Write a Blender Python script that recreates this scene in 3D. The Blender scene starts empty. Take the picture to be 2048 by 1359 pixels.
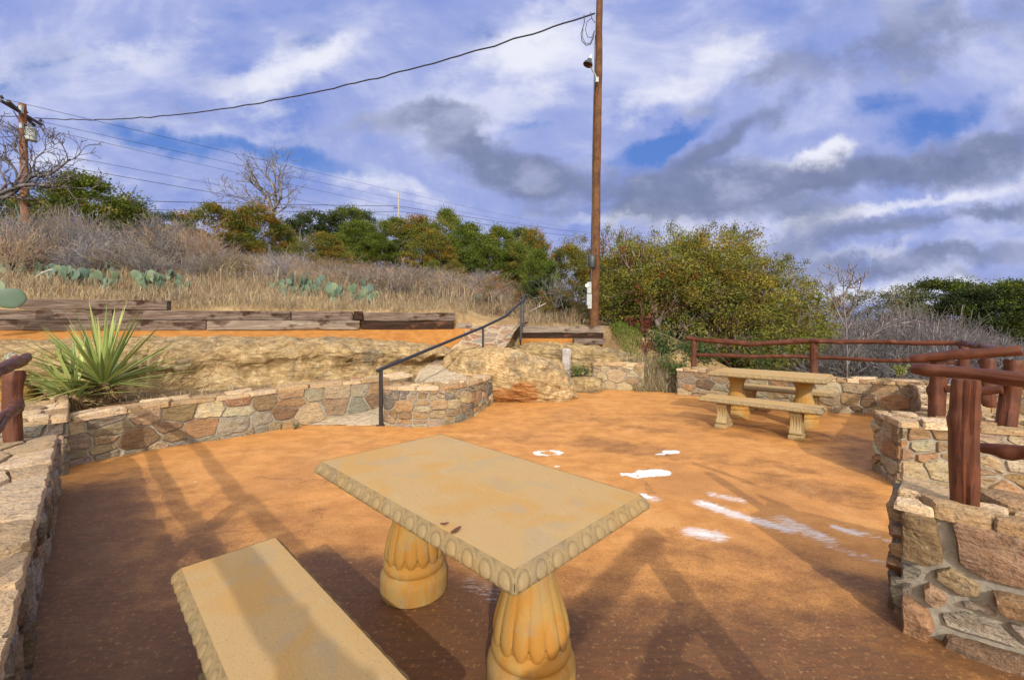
import bpy, math, random
import numpy as np
from mathutils import Vector, Matrix, noise

SC = bpy.context.scene
COL = SC.collection

# ------------------------------------------------------------------ camera
F, CX, HZ, EYE = 855.0, 1024.0, 646.0, 1.507      # focal length, centre and horizon of the 2048 px photograph
cam_data = bpy.data.cameras.new("camera")
cam_data.sensor_width = 36.0
cam_data.lens = F / 2048.0 * 36.0
cam_data.shift_y = -(679.5 - HZ) / 2048.0
cam_data.clip_start = 0.05
cam_data.clip_end = 4000.0
camera = bpy.data.objects.new("camera", cam_data)
COL.objects.link(camera)
camera.location = (0, 0, EYE)
camera.rotation_euler = (math.radians(90), 0, 0)
SC.camera = camera

def G(px, py, z=0.0):
    """point of the plane at height z seen at a pixel of the photograph"""
    Y = F * (EYE - z) / (py - HZ)
    return Vector(((px - CX) / F * Y, Y, z))

def P(px, py, Y):
    """point seen at a pixel, Y metres away"""
    return Vector(((px - CX) / F * Y, Y, EYE - (py - HZ) / F * Y))

# ------------------------------------------------------------------ light
SUN_EL = math.radians(28.9)
SUN_AZ = Vector((0.10, -1.0, 0)).normalized()       # horizontal direction towards the sun (behind the camera)
sun_dir = Vector((SUN_AZ.x * math.cos(SUN_EL), SUN_AZ.y * math.cos(SUN_EL), math.sin(SUN_EL)))
sun_data = bpy.data.lights.new("sun", 'SUN')
sun_data.energy = 3.4
sun_data.angle = math.radians(0.7)
sun_data.color = (1.0, 0.92, 0.80)
sun = bpy.data.objects.new("sun", sun_data)
COL.objects.link(sun)
sun.rotation_euler = (-sun_dir).to_track_quat('-Z', 'Y').to_euler()
sun.location = (0, -6, 12)

SC.cycles.max_bounces = 5
SC.cycles.diffuse_bounces = 3
SC.view_settings.view_transform = 'Standard'
SC.view_settings.look = 'None'
SC.view_settings.exposure = 0.0
SC.view_settings.gamma = 1.0

# ------------------------------------------------------------------ node helpers
def nd(nt, kind, inputs=None, **props):
    n = nt.nodes.new(kind)
    for k, v in props.items():
        setattr(n, k, v)
    for k, v in (inputs or {}).items():
        if isinstance(v, bpy.types.NodeSocket):
            nt.links.new(v, n.inputs[k])
        else:
            n.inputs[k].default_value = v
    return n

def c4(c):
    return (c[0], c[1], c[2], 1.0)

def mth(nt, op, a, b=0.0, c=0.0, clamp=False):
    return nd(nt, 'ShaderNodeMath', {0: a, 1: b, 2: c}, operation=op, use_clamp=clamp).outputs[0]

def mixc(nt, fac, a, b, blend='MIX'):
    ins = {0: fac, 6: a if isinstance(a, bpy.types.NodeSocket) else c4(a), 7: b if isinstance(b, bpy.types.NodeSocket) else c4(b)}
    return nd(nt, 'ShaderNodeMix', ins, data_type='RGBA', blend_type=blend).outputs[2]

def ramp(nt, fac, stops):
    n = nd(nt, 'ShaderNodeValToRGB', {0: fac})
    el = n.color_ramp.elements
    el[0].position, el[0].color = stops[0][0], c4(stops[0][1])
    el[1].position, el[1].color = stops[-1][0], c4(stops[-1][1])
    for p, c in stops[1:-1]:
        e = el.new(p); e.color = c4(c)
    return n.outputs[0]

def step(nt, x, lo, hi):
    return nd(nt, 'ShaderNodeMapRange', {0: x, 1: lo, 2: hi, 3: 0.0, 4: 1.0}, interpolation_type='SMOOTHSTEP').outputs[0]

def nz(nt, vec, scale, detail=4.0, rough=0.55, dist=0.0, out=0):
    return nd(nt, 'ShaderNodeTexNoise', {'Vector': vec, 'Scale': scale, 'Detail': detail, 'Roughness': rough, 'Distortion': dist}).outputs[out]

def mapv(nt, vec, scale=(1, 1, 1), loc=(0, 0, 0), rot=(0, 0, 0), kind='POINT'):
    return nd(nt, 'ShaderNodeMapping', {'Vector': vec, 'Location': loc, 'Rotation': rot, 'Scale': scale}, vector_type=kind).outputs[0]

def material(name):
    m = bpy.data.materials.new(name)
    m.use_nodes = True
    nt = m.node_tree
    b = nt.nodes['Principled BSDF']
    return m, nt, b

def bump(nt, b, height, strength=0.5, distance=0.02):
    bp = nd(nt, 'ShaderNodeBump', {'Height': height, 'Strength': strength, 'Distance': distance})
    nt.links.new(bp.outputs[0], b.inputs['Normal'])

def setc(nt, b, sock):
    nt.links.new(sock, b.inputs['Base Color'])

def objco(nt):
    return nd(nt, 'ShaderNodeTexCoord').outputs['Object']

# ------------------------------------------------------------------ sky
world = bpy.data.worlds.new("World")
SC.world = world
world.use_nodes = True
wt = world.node_tree
bg = wt.nodes['Background']
SKY_STRENGTH = 0.11
bg.inputs['Strength'].default_value = SKY_STRENGTH
sky = nd(wt, 'ShaderNodeTexSky', sky_type='NISHITA')
sky.sun_disc = False
sky.sun_elevation = SUN_EL
sky.sun_rotation = math.atan2(SUN_AZ.x, SUN_AZ.y)
sky.air_density = 1.0
sky.dust_density = 0.4
sky.ozone_density = 2.0
dirv = nd(wt, 'ShaderNodeTexCoord').outputs['Generated']
sep = nd(wt, 'ShaderNodeSeparateXYZ', {0: dirv})
yy = mth(wt, 'MAXIMUM', sep.outputs[1], 0.03)
qx = mth(wt, 'DIVIDE', sep.outputs[0], yy)
qz = mth(wt, 'DIVIDE', sep.outputs[2], yy)
q = nd(wt, 'ShaderNodeCombineXYZ', {0: qx, 1: qz, 2: 0.0}).outputs[0]
warp = nz(wt, q, 4.2, 8.0, 0.6, out=1)
warp = nd(wt, 'ShaderNodeVectorMath', {0: warp, 1: (0.5, 0.5, 0.5)}, operation='SUBTRACT').outputs[0]
warp = nd(wt, 'ShaderNodeVectorMath', {0: warp, 'Scale': 0.20}, operation='SCALE').outputs[0]
qw = nd(wt, 'ShaderNodeVectorMath', {0: q, 1: warp}, operation='ADD').outputs[0]

def blob(px, py, rx, ry, rot=0.0, soft=0.0):
    m = mapv(wt, qw, (rx / F, ry / F, 10.0), ((px - CX) / F, (HZ - py) / F, 0), (0, 0, math.radians(rot)), 'TEXTURE')
    l = nd(wt, 'ShaderNodeVectorMath', {0: m}, operation='LENGTH').outputs['Value']
    return nd(wt, 'ShaderNodeMapRange', {0: l, 1: 1.35, 2: soft, 3: 0.0, 4: 1.0}, interpolation_type='SMOOTHSTEP').outputs[0]

def total(blobs):
    s = None
    for w, *a in blobs:
        v = mth(wt, 'MULTIPLY', blob(*a), w)
        s = v if s is None else mth(wt, 'ADD', s, v)
    return s

zz = mth(wt, 'ADD', mth(wt, 'MAXIMUM', sep.outputs[2], 0.0), 0.10)
pl = nd(wt, 'ShaderNodeCombineXYZ', {0: mth(wt, 'DIVIDE', sep.outputs[0], zz), 1: mth(wt, 'DIVIDE', sep.outputs[1], zz), 2: 0.0}).outputs[0]
streak = mapv(wt, pl, (0.55, 1.0, 1.0), (3.1, 1.7, 0), (0, 0, math.radians(35)))
fb = nz(wt, streak, 1.15, 9.0, 0.60, 0.6)
fine = nz(wt, mapv(wt, q, (1, 1.5, 1), (7, 2, 0), (0, 0, math.radians(-20))), 2.3, 9.0, 0.60, 0.5)
qn = nz(wt, mapv(wt, q, (1.0, 1.7, 1.0)), 4.5, 8.0, 0.58, 0.2)

# gaps of clear blue, grey cloud masses and bright cloud edges, where they stand in the sky
gaps = total([(1.25, 1290, 300, 110, 50, 24), (0.85, 1370, 255, 120, 26, 30), (1.15, 1850, 240, 120, 62, 22), (0.7, 1750, 215, 90, 30, 20), (0.55, 1960, 180, 90, 40, 25),
              (0.44, 470, 305, 330, 44, -10), (0.36, 300, 275, 260, 30, -6), (0.50, 650, 340, 180, 28, -14), (0.45, 640, 40, 130, 60, 30), (0.40, 80, 150, 210, 60, 10),
              (0.60, 1080, 255, 170, 26, 12), (0.25, 1900, 60, 200, 90, 20), (0.50, 950, 60, 60, 140, -20), (0.40, 340, 60, 60, 120, 30)])
dark = total([(1.0, 960, 320, 190, 62, -8), (0.8, 900, 250, 150, 46, -30), (0.9, 1090, 370, 150, 66, 0), (1.2, 1560, 375, 350, 62, 8), (1.0, 1360, 375, 170, 56, 30),
              (1.0, 1450, 275, 200, 40, 22), (1.05, 1990, 275, 150, 66, 12), (0.9, 1880, 340, 190, 46, 10), (0.85, 1800, 90, 330, 80, 18), (0.55, 1450, 180, 200, 36, 25),
              (0.95, 2000, 425, 190, 30, 6), (0.95, 1720, 470, 260, 32, 6), (0.95, 1820, 524, 380, 30, 3), (0.7, 1250, 390, 110, 50, 0), (0.30, 900, 60, 130, 70, -25),
              (0.55, 770, 235, 140, 44, 10), (0.45, 1560, 20, 260, 60, 10), (0.45, 380, 210, 70, 28, -15), (0.5, 1150, 440, 160, 26, 0), (0.6, 1600, 440, 200, 26, 6), (0.5, 1950, 560, 240, 14, 2)])
bright = total([(1.25, 1650, 312, 75, 32, 10), (0.6, 1570, 330, 70, 22, 12), (0.9, 1068, 366, 24, 34, 60), (0.45, 560, 170, 230, 110, 30), (0.5, 960, 130, 260, 90, 25),
                (0.6, 1350, 180, 170, 60, 22), (0.6, 1280, 430, 150, 24, 10), (0.6, 760, 380, 200, 36, -12), (0.7, 1680, 440, 220, 18, 10), (0.5, 1900, 400, 150, 18, 12),
                (0.6, 120, 330, 130, 40, -12), (0.55, 250, 420, 300, 34, -4), (0.4, 1750, 500, 200, 12, 8), (0.4, 620, 110, 200, 50, 20), (0.45, 1450, 100, 140, 60, 20), (0.55, 1800, 575, 420, 26, 0), (0.5, 1300, 445, 240, 24, 0), (0.5, 1080, 110, 120, 110, 70), (0.4, 250, 110, 260, 50, 10)])
mod = mth(wt, 'MULTIPLY_ADD', fb, 1.6, -0.80)
modq = mth(wt, 'MULTIPLY_ADD', qn, 2.2, -1.10)
wisp = mth(wt, 'MULTIPLY_ADD', nz(wt, mapv(wt, q, (1.0, 2.3, 1.0), (2, 5, 0), (0, 0, math.radians(-24))), 2.6, 10.0, 0.58, 0.15), 2.4, -1.20)
puff = mth(wt, 'MULTIPLY_ADD', nz(wt, mapv(wt, q, (1.0, 1.5, 1.0), (9, 1, 0), (0, 0, math.radians(-12))), 5.5, 10.0, 0.62, 0.1), 2.4, -1.20)
def wadd(*pairs):
    s = None
    for v, w in pairs:
        t = mth(wt, 'MULTIPLY', v, w)
        s = t if s is None else mth(wt, 'ADD', s, t)
    return s
blue_m = step(wt, wadd((gaps, 1.0), (mod, 0.4), (wisp, 0.9), (puff, 0.45)), 0.22, 0.95)
dark_s = wadd((dark, 0.95), (mod, 0.4), (puff, 0.85), (wisp, 0.7))
dark_m = step(wt, dark_s, 0.12, 0.92)
brt_m = step(wt, wadd((bright, 1.3), (puff, 0.8), (wisp, 0.9), (mod, 0.4)), 0.05, 1.10)
k = 1.0 / SKY_STRENGTH
def ck(r, g, b):
    return (r * k, g * k, b * k)
veil = ramp(wt, mth(wt, 'ADD', mth(wt, 'MULTIPLY', fine, 0.7), mth(wt, 'MULTIPLY_ADD', wisp, 0.17, 0.15)), [(0.33, ck(0.205, 0.300, 0.70)), (0.49, ck(0.370, 0.435, 0.77)), (0.62, ck(0.63, 0.665, 0.90))])
cloud = mixc(wt, brt_m, veil, ck(0.84, 0.855, 0.97))
greyc = ramp(wt, mth(wt, 'ADD', mth(wt, 'MULTIPLY', puff, 0.42), mth(wt, 'MULTIPLY_ADD', wisp, 0.25, 0.5)), [(0.30, ck(0.150, 0.185, 0.325)), (0.52, ck(0.215, 0.255, 0.425)), (0.74, ck(0.40, 0.44, 0.64))])
cloud = mixc(wt, mth(wt, 'MULTIPLY', dark_m, 0.92), cloud, greyc)
clear = mixc(wt, 0.65, sky.outputs[0], ck(0.062, 0.19, 0.70))
front = mixc(wt, mth(wt, 'MULTIPLY', blue_m, 0.96), cloud, clear)
# unseen bright cloud round the sun behind the viewer, added to lift ambient light
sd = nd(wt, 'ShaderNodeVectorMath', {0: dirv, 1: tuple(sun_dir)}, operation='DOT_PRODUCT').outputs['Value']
back_fill_cloud = mixc(wt, step(wt, fb, 0.3, 0.7), ck(0.82, 0.78, 0.74), ck(1.42, 1.30, 1.12))
back_fill_cloud = mixc(wt, step(wt, sd, 0.55, 1.0), back_fill_cloud, ck(3.2, 3.0, 2.7))
full = mixc(wt, step(wt, sep.outputs[1], 0.22, -0.25), front, back_fill_cloud)
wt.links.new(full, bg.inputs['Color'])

# ------------------------------------------------------------------ object helpers
def tag(o, label=None, cat=None, group=None, kind=None):
    if label: o['label'] = label
    if cat: o['category'] = cat
    if group: o['group'] = group
    if kind: o['kind'] = kind
    return o

def thing(name, label, cat, loc=(0, 0, 0), group=None, rz=0.0):
    o = bpy.data.objects.new(name, None)
    COL.objects.link(o)
    o.location = loc
    o.rotation_euler = (0, 0, rz)
    o.empty_display_size = 0.2
    return tag(o, label, cat, group)

def link(name, me, parent=None, loc=(0, 0, 0), rot=None):
    o = bpy.data.objects.new(name, me)
    COL.objects.link(o)
    o.location = loc
    if rot is not None: o.rotation_euler = rot
    if parent is not None: o.parent = parent
    return o

def copy_tree(o, parent=None):
    c = o.copy()
    COL.objects.link(c)
    c.parent = parent
    for ch in list(o.children):
        copy_tree(ch, c)
    return c

def fast_mesh(name, V, Q, mat, col=None, smooth=False):
    """numpy arrays to a mesh; Q is an (m, k) array of faces with k corners"""
    me = bpy.data.meshes.new(name)
    V = np.ascontiguousarray(V, np.float32); Q = np.ascontiguousarray(Q, np.int32)
    m, kk = Q.shape
    me.vertices.add(len(V)); me.vertices.foreach_set('co', V.ravel())
    me.loops.add(m * kk); me.loops.foreach_set('vertex_index', Q.ravel())
    me.polygons.add(m)
    me.polygons.foreach_set('loop_start', np.arange(0, m * kk, kk, dtype=np.int32))
    me.polygons.foreach_set('loop_total', np.full(m, kk, np.int32))
    if smooth: me.polygons.foreach_set('use_smooth', np.ones(m, bool))
    me.update(calc_edges=True)
    if col is not None:
        a = me.color_attributes.new('Col', 'FLOAT_COLOR', 'POINT')
        cc = np.ones((len(V), 4), np.float32); cc[:, :3] = col
        a.data.foreach_set('color', cc.ravel())
    me.materials.append(mat)
    return me

class MB:
    """collects faces of one mesh"""
    def __init__(s):
        s.v, s.f, s.c = [], [], []
    def add(s, verts, faces, col=None):
        o = len(s.v)
        s.v += [tuple(p) for p in verts]
        s.f += [tuple(i + o for i in f) for f in faces]
        s.c += [col or (1, 1, 1)] * len(verts)
    def box(s, c, size, M=None):
        x, y, z = (a / 2 for a in size)
        vs = [Vector((sx * x, sy * y, sz * z)) for sz in (-1, 1) for sy in (-1, 1) for sx in (-1, 1)]
        if M is not None: vs = [M @ p for p in vs]
        vs = [p + Vector(c) for p in vs]
        s.add(vs, [(0, 2, 3, 1), (4, 5, 7, 6), (0, 1, 5, 4), (2, 6, 7, 3), (0, 4, 6, 2), (1, 3, 7, 5)])
    def lathe(s, prof, c=(0, 0, 0), n=32, fn=None, M=None, cap=True):
        vs, fs = [], []
        for (r, z) in prof:
            for i in range(n):
                a = 2 * math.pi * i / n
                rr, z2 = (r, z) if fn is None else fn(r, z, a)
                p = Vector((rr * math.cos(a), rr * math.sin(a), z2))
                vs.append((M @ p if M is not None else p) + Vector(c))
        m = len(prof)
        for j in range(m - 1):
            for i in range(n):
                fs.append((j * n + i, j * n + (i + 1) % n, (j + 1) * n + (i + 1) % n, (j + 1) * n + i))
        if cap:
            fs.append(tuple(range(n))[::-1]); fs.append(tuple(range((m - 1) * n, m * n)))
        s.add(vs, fs)
    def tube(s, pts, r, n=8):
        pts = [Vector(p) for p in pts]
        rs = r if isinstance(r, (list, tuple)) else [r] * len(pts)
        vs, fs = [], []
        up = None
        for i, p in enumerate(pts):
            t = (pts[min(i + 1, len(pts) - 1)] - pts[max(i - 1, 0)]).normalized()
            if up is None:
                up = t.orthogonal().normalized()
            up = (up - t * up.dot(t)).normalized()
            b = t.cross(up)
            for kx in range(n):
                a = 2 * math.pi * kx / n
                vs.append(p + (up * math.cos(a) + b * math.sin(a)) * rs[i])
        for j in range(len(pts) - 1):
            for i in range(n):
                fs.append((j * n + i, j * n + (i + 1) % n, (j + 1) * n + (i + 1) % n, (j + 1) * n + i))
        fs.append(tuple(range(n))[::-1]); fs.append(tuple(range((len(pts) - 1) * n, len(pts) * n)))
        s.add(vs, fs)
    def mesh(s, name, mat, smooth=True, colors=False, angle=None):
        me = bpy.data.meshes.new(name)
        me.from_pydata(s.v, [], s.f)
        me.materials.append(mat)
        if smooth:
            me.polygons.foreach_set('use_smooth', np.ones(len(me.polygons), bool))
            if angle is not None:
                me.set_sharp_from_angle(angle=math.radians(angle))
        if colors:
            a = me.color_attributes.new('Col', 'FLOAT_COLOR', 'POINT')
            cc = np.ones((len(s.v), 4), np.float32); cc[:, :3] = np.array(s.c, np.float32)
            a.data.foreach_set('color', cc.ravel())
        me.update()
        return me
    def build(s, name, mat, parent=None, loc=(0, 0, 0), smooth=True, colors=False, angle=40):
        return link(name, s.mesh(name, mat, smooth, colors, angle), parent, loc)

def smooth01(x, a, b):
    t = np.clip((x - a) / (b - a), 0, 1)
    return t * t * (3 - 2 * t)

# ------------------------------------------------------------------ materials
def mat_stone(name, sat=1.0):
    m, nt, b = material(name)
    co = objco(nt)
    col = nd(nt, 'ShaderNodeVertexColor', layer_name='Col').outputs[0]
    n1 = nz(nt, co, 9.0, 6.0, 0.62, 0.4)
    n2 = nz(nt, mapv(nt, co, (7, 7, 30)), 1.0, 6.0, 0.65, 0.8)
    n3 = nz(nt, co, 55.0, 4.0, 0.6)
    c = mixc(nt, step(nt, n1, 0.36, 0.70), col, mixc(nt, 1.0, col, (1.20, 1.08, 0.92), 'MULTIPLY'))
    c = mixc(nt, mth(nt, 'MULTIPLY', step(nt, n2, 0.50, 0.72), 0.55), c, mixc(nt, 1.0, col, (0.36, 0.32, 0.28), 'MULTIPLY'))
    c = mixc(nt, mth(nt, 'MULTIPLY', step(nt, n1, 0.56, 0.76), 0.35), c, (0.42, 0.38, 0.30))
    c = mixc(nt, mth(nt, 'MULTIPLY', step(nt, n3, 0.55, 0.66), 0.55), c, (0.09, 0.07, 0.055))
    n4 = nz(nt, mapv(nt, co, (22, 22, 60)), 1.0, 5.0, 0.7, 1.5)
    c = mixc(nt, mth(nt, 'MULTIPLY', step(nt, n4, 0.56, 0.64), 0.55), c, (0.075, 0.055, 0.042))
    c = mixc(nt, mth(nt, 'MULTIPLY', step(nt, n4, 0.42, 0.34), 0.30), c, (0.50, 0.44, 0.35))
    setc(nt, b, c)
    b.inputs['Roughness'].default_value = 0.88
    b.inputs['Specular IOR Level'].default_value = 0.25
    h = mth(nt, 'ADD', mth(nt, 'MULTIPLY', n2, 0.8), mth(nt, 'ADD', mth(nt, 'MULTIPLY', n1, 0.8), mth(nt, 'MULTIPLY', n3, 0.35)))
    bump(nt, b, h, 1.0, 0.030)
    return m

def mat_simple(name, c1, c2, scale=20.0, rough=0.8, bmp=0.4, bdist=0.004, spec=0.3, metal=0.0, stretch=(1, 1, 1)):
    m, nt, b = material(name)
    co = mapv(nt, objco(nt), stretch)
    n = nz(nt, co, scale, 6.0, 0.6, 0.3)
    setc(nt, b, mixc(nt, step(nt, n, 0.3, 0.7), c1, c2))
    b.inputs['Roughness'].default_value = rough
    b.inputs['Specular IOR Level'].default_value = spec
    b.inputs['Metallic'].default_value = metal
    if bmp: bump(nt, b, n, bmp, bdist)
    return m

M_STONE = mat_stone("field_stone")
M_MORTAR = mat_simple("mortar", (0.235, 0.21, 0.175), (0.33, 0.295, 0.24), 22, 0.95, 0.9, 0.012, 0.15)

def mat_rock(name, tint=(1, 1, 1), orange=None, dark=1.0):
    m, nt, b = material(name)
    co = objco(nt)
    big = nz(nt, co, 1.3, 5.0, 0.6, 0.5)
    med = nz(nt, co, 5.0, 7.0, 0.66, 0.6)
    strata = nz(nt, mapv(nt, co, (1.6, 1.6, 15)), 1.6, 7.0, 0.65, 1.2)
    fin = nz(nt, co, 46.0, 6.0, 0.75)
    pit = nd(nt, 'ShaderNodeTexVoronoi', {'Vector': nd(nt, 'ShaderNodeVectorMath', {0: co, 1: nd(nt, 'ShaderNodeVectorMath', {0: nz(nt, co, 5.0, 5.0, 0.6, out=1), 'Scale': 0.35}, operation='SCALE').outputs[0]}, operation='ADD').outputs[0], 'Scale': 4.2}, feature='DISTANCE_TO_EDGE').outputs[0]
    t = tint
    c = ramp(nt, med, [(0.28, (0.12 * t[0], 0.08 * t[1], 0.04 * t[2])), (0.42, (0.25 * t[0], 0.175 * t[1], 0.088 * t[2])), (0.55, (0.37 * t[0], 0.275 * t[1], 0.15 * t[2])), (0.74, (0.53 * t[0], 0.43 * t[1], 0.275 * t[2]))])
    c = mixc(nt, mth(nt, 'MULTIPLY', step(nt, big, 0.50, 0.66), 0.65), c, (0.19, 0.165, 0.12))
    c = mixc(nt, mth(nt, 'MULTIPLY', step(nt, strata, 0.55, 0.70), 0.75 * dark), c, (0.085, 0.058, 0.035))
    c = mixc(nt, mth(nt, 'MULTIPLY', step(nt, fin, 0.54, 0.61), 0.50), c, (0.10, 0.085, 0.065))
    c = mixc(nt, mth(nt, 'MULTIPLY', mth(nt, 'MULTIPLY', step(nt, pit, 0.035, 0.008), step(nt, med, 0.42, 0.60)), 0.42), c, (0.045, 0.032, 0.022))
    c = mixc(nt, mth(nt, 'MULTIPLY', step(nt, nz(nt, co, 16.0, 3.0, 0.6), 0.60, 0.70), 0.55), c, (0.58, 0.52, 0.40))
    if orange is not None:
        for (p, r) in orange:
            wv = nd(nt, 'ShaderNodeVectorMath', {0: nz(nt, co, 4.0, 5.0, 0.6, out=1), 'Scale': 0.30}, operation='SCALE').outputs[0]
            wv = nd(nt, 'ShaderNodeVectorMath', {0: wv, 1: (0.15, 0.15, 0.15)}, operation='SUBTRACT').outputs[0]
            mm = mapv(nt, nd(nt, 'ShaderNodeVectorMath', {0: co, 1: wv}, operation='ADD').outputs[0], r, p, (0, 0, 0), 'TEXTURE')
            d = nd(nt, 'ShaderNodeVectorMath', {0: mm}, operation='LENGTH').outputs['Value']
            oc = ramp(nt, strata, [(0.35, (0.54, 0.31, 0.135)), (0.54, (0.44, 0.19, 0.062)), (0.66, (0.12, 0.035, 0.012))])
            c = mixc(nt, step(nt, d, 1.05, 0.82), c, oc)
    setc(nt, b, c)
    b.inputs['Roughness'].default_value = 0.95
    b.inputs['Specular IOR Level'].default_value = 0.15
    h = mth(nt, 'ADD', mth(nt, 'MULTIPLY', strata, 0.9), mth(nt, 'ADD', mth(nt, 'ADD', med, mth(nt, 'MULTIPLY', step(nt, pit, 0.0, 0.05), 0.15)), mth(nt, 'MULTIPLY', fin, 0.5)))
    bump(nt, b, h, 1.0, 0.07)
    return m

M_LEDGE = mat_rock("ledge_limestone", (1.48, 1.40, 1.30), dark=0.9)

def mat_logwood(name, c1, c2, c3, rough, stretch=9.0):
    m, nt, b = material(name)
    co = objco(nt)
    g = nz(nt, mapv(nt, co, (1, 1, 1.0 / stretch)), 30.0, 6.0, 0.6, 0.6)
    l = nz(nt, co, 5.0, 4.0, 0.6)
    c = mixc(nt, step(nt, l, 0.35, 0.68), c1, c2)
    c = mixc(nt, mth(nt, 'MULTIPLY', step(nt, g, 0.52, 0.72), 0.8), c, c3)
    setc(nt, b, c)
    b.inputs['Roughness'].default_value = rough
    b.inputs['Specular IOR Level'].default_value = 0.5 * 0.6 if rough < 0.5 else 0.2
    bump(nt, b, mth(nt, 'ADD', g, mth(nt, 'MULTIPLY', l, 0.5)), 0.7, 0.012)
    return m

M_REDLOG = mat_logwood("red_stained_log", (0.082, 0.026, 0.013), (0.138, 0.047, 0.024), (0.030, 0.010, 0.008), 0.45)
M_POLE = mat_logwood("creosoted_pole", (0.140, 0.066, 0.028), (0.082, 0.034, 0.016), (0.018, 0.010, 0.007), 0.75, 22)
M_POLEFAR = mat_logwood("far_pole_wood", (0.23, 0.10, 0.05), (0.17, 0.07, 0.034), (0.07, 0.03, 0.02), 0.8, 12)
M_GREYWOOD = mat_logwood("grey_weathered_wood", (0.30, 0.28, 0.27), (0.42, 0.40, 0.38), (0.10, 0.085, 0.08), 0.9, 8)
M_CONC = None

def mat_tie(name, c1, c2, c3):
    m, nt, b = material(name)
    co = objco(nt)
    g = nz(nt, mapv(nt, co, (0.07, 1, 1)), 34.0, 6.0, 0.65, 0.4)
    l = nz(nt, mapv(nt, co, (0.5, 1, 1)), 4.0, 5.0, 0.6, 0.5)
    c = mixc(nt, step(nt, g, 0.35, 0.66), c1, c2)
    c = mixc(nt, step(nt, l, 0.52, 0.68), c, c3)
    setc(nt, b, c)
    b.inputs['Roughness'].default_value = 0.92
    b.inputs['Specular IOR Level'].default_value = 0.15
    bump(nt, b, mth(nt, 'ADD', g, l), 0.9, 0.02)
    return m

M_TIE = mat_tie("weathered_tie", (0.085, 0.056, 0.042), (0.20, 0.155, 0.128), (0.032, 0.016, 0.011))
M_TIEDARK = mat_tie("tarred_tie", (0.045, 0.024, 0.016), (0.022, 0.014, 0.011), (0.11, 0.050, 0.028))
M_TIELIGHT = mat_tie("pale_tie", (0.15, 0.115, 0.09), (0.28, 0.23, 0.185), (0.065, 0.038, 0.026))

def mat_cast(name, base, orange, grey, pale, amount, grime=False, vstretch=1.0):
    """cast concrete of the tables: buff with orange stain and grey wear"""
    m, nt, b = material(name)
    co = objco(nt)
    n1 = nz(nt, mapv(nt, co, (1, 1, vstretch)), 3.2 if vstretch == 1.0 else 11.0, 4.0, 0.5, 0.5)
    n2 = nz(nt, mapv(nt, co, (1, 1, 1), (4, 2, 7)), 4.5, 5.0, 0.55, 0.8)
    n3 = nz(nt, co, 260.0, 3.0, 0.7)
    n4 = nz(nt, mapv(nt, co, (1, 1, 1), (9, 9, 1)), 6.5, 6.0, 0.6, 0.6)
    c = mixc(nt, mth(nt, 'MULTIPLY', step(nt, n1, 0.48, 0.60), amount), base, orange)
    c = mixc(nt, mth(nt, 'MULTIPLY', step(nt, n2, 0.52, 0.64), 0.60), c, grey)
    c = mixc(nt, mth(nt, 'MULTIPLY', step(nt, n4, 0.60, 0.74), 0.5), c, pale)
    c = mixc(nt, mth(nt, 'MULTIPLY', step(nt, n3, 0.58, 0.78), 0.30), c, (0.16, 0.10, 0.05))
    c = mixc(nt, mth(nt, 'MULTIPLY', step(nt, n3, 0.42, 0.24), 0.25), c, (0.66, 0.55, 0.40))
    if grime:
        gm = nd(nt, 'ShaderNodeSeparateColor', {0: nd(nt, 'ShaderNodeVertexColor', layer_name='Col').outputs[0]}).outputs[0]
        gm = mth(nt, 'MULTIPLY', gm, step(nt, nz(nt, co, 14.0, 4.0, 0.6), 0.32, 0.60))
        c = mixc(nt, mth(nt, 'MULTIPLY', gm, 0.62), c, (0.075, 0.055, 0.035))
    setc(nt, b, c)
    b.inputs['Roughness'].default_value = 0.72
    b.inputs['Specular IOR Level'].default_value = 0.3
    n5 = nz(nt, co, 95.0, 4.0, 0.75)
    n6 = nz(nt, co, 620.0, 2.0, 0.6)
    c = mixc(nt, mth(nt, 'MULTIPLY', step(nt, n5, 0.60, 0.68), 0.55), c, (0.14, 0.09, 0.05))
    c = mixc(nt, mth(nt, 'MULTIPLY', step(nt, n6, 0.52, 0.66), 0.40), c, (0.17, 0.12, 0.07))
    c = mixc(nt, mth(nt, 'MULTIPLY', step(nt, nz(nt, mapv(nt, co, (1.5, 9.0, 1.5), (3, 3, 3)), 2.0, 5.0, 0.6, 0.4), 0.60, 0.72), 0.35), c, pale)
    setc(nt, b, c)
    bump(nt, b, mth(nt, 'ADD', mth(nt, 'ADD', n3, n5), mth(nt, 'MULTIPLY', n2, 0.6)), 0.6, 0.003)
    return m

M_TOP = mat_cast("cast_concrete_top", (0.465, 0.310, 0.135), (0.485, 0.282, 0.088), (0.395, 0.295, 0.175), (0.50, 0.375, 0.220), 0.8)
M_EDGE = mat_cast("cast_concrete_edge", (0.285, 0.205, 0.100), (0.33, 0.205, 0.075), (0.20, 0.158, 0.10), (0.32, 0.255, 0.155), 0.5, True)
M_PED = mat_cast("cast_concrete_pedestal", (0.38, 0.228, 0.062), (0.40, 0.185, 0.026), (0.30, 0.222, 0.125), (0.41, 0.305, 0.165), 0.9, False, 0.22)
M_LEG = mat_cast("cast_concrete_leg", (0.37, 0.27, 0.13), (0.40, 0.25, 0.085), (0.27, 0.215, 0.135), (0.41, 0.335, 0.21), 0.6)
M_BLACK = mat_simple("black_paint", (0.012, 0.013, 0.018), (0.022, 0.023, 0.03), 40, 0.35, 0.1, 0.001, 0.5)
M_WIRE = mat_simple("black_cable", (0.02, 0.02, 0.024), (0.035, 0.035, 0.04), 10, 0.6, 0, 0)
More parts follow.
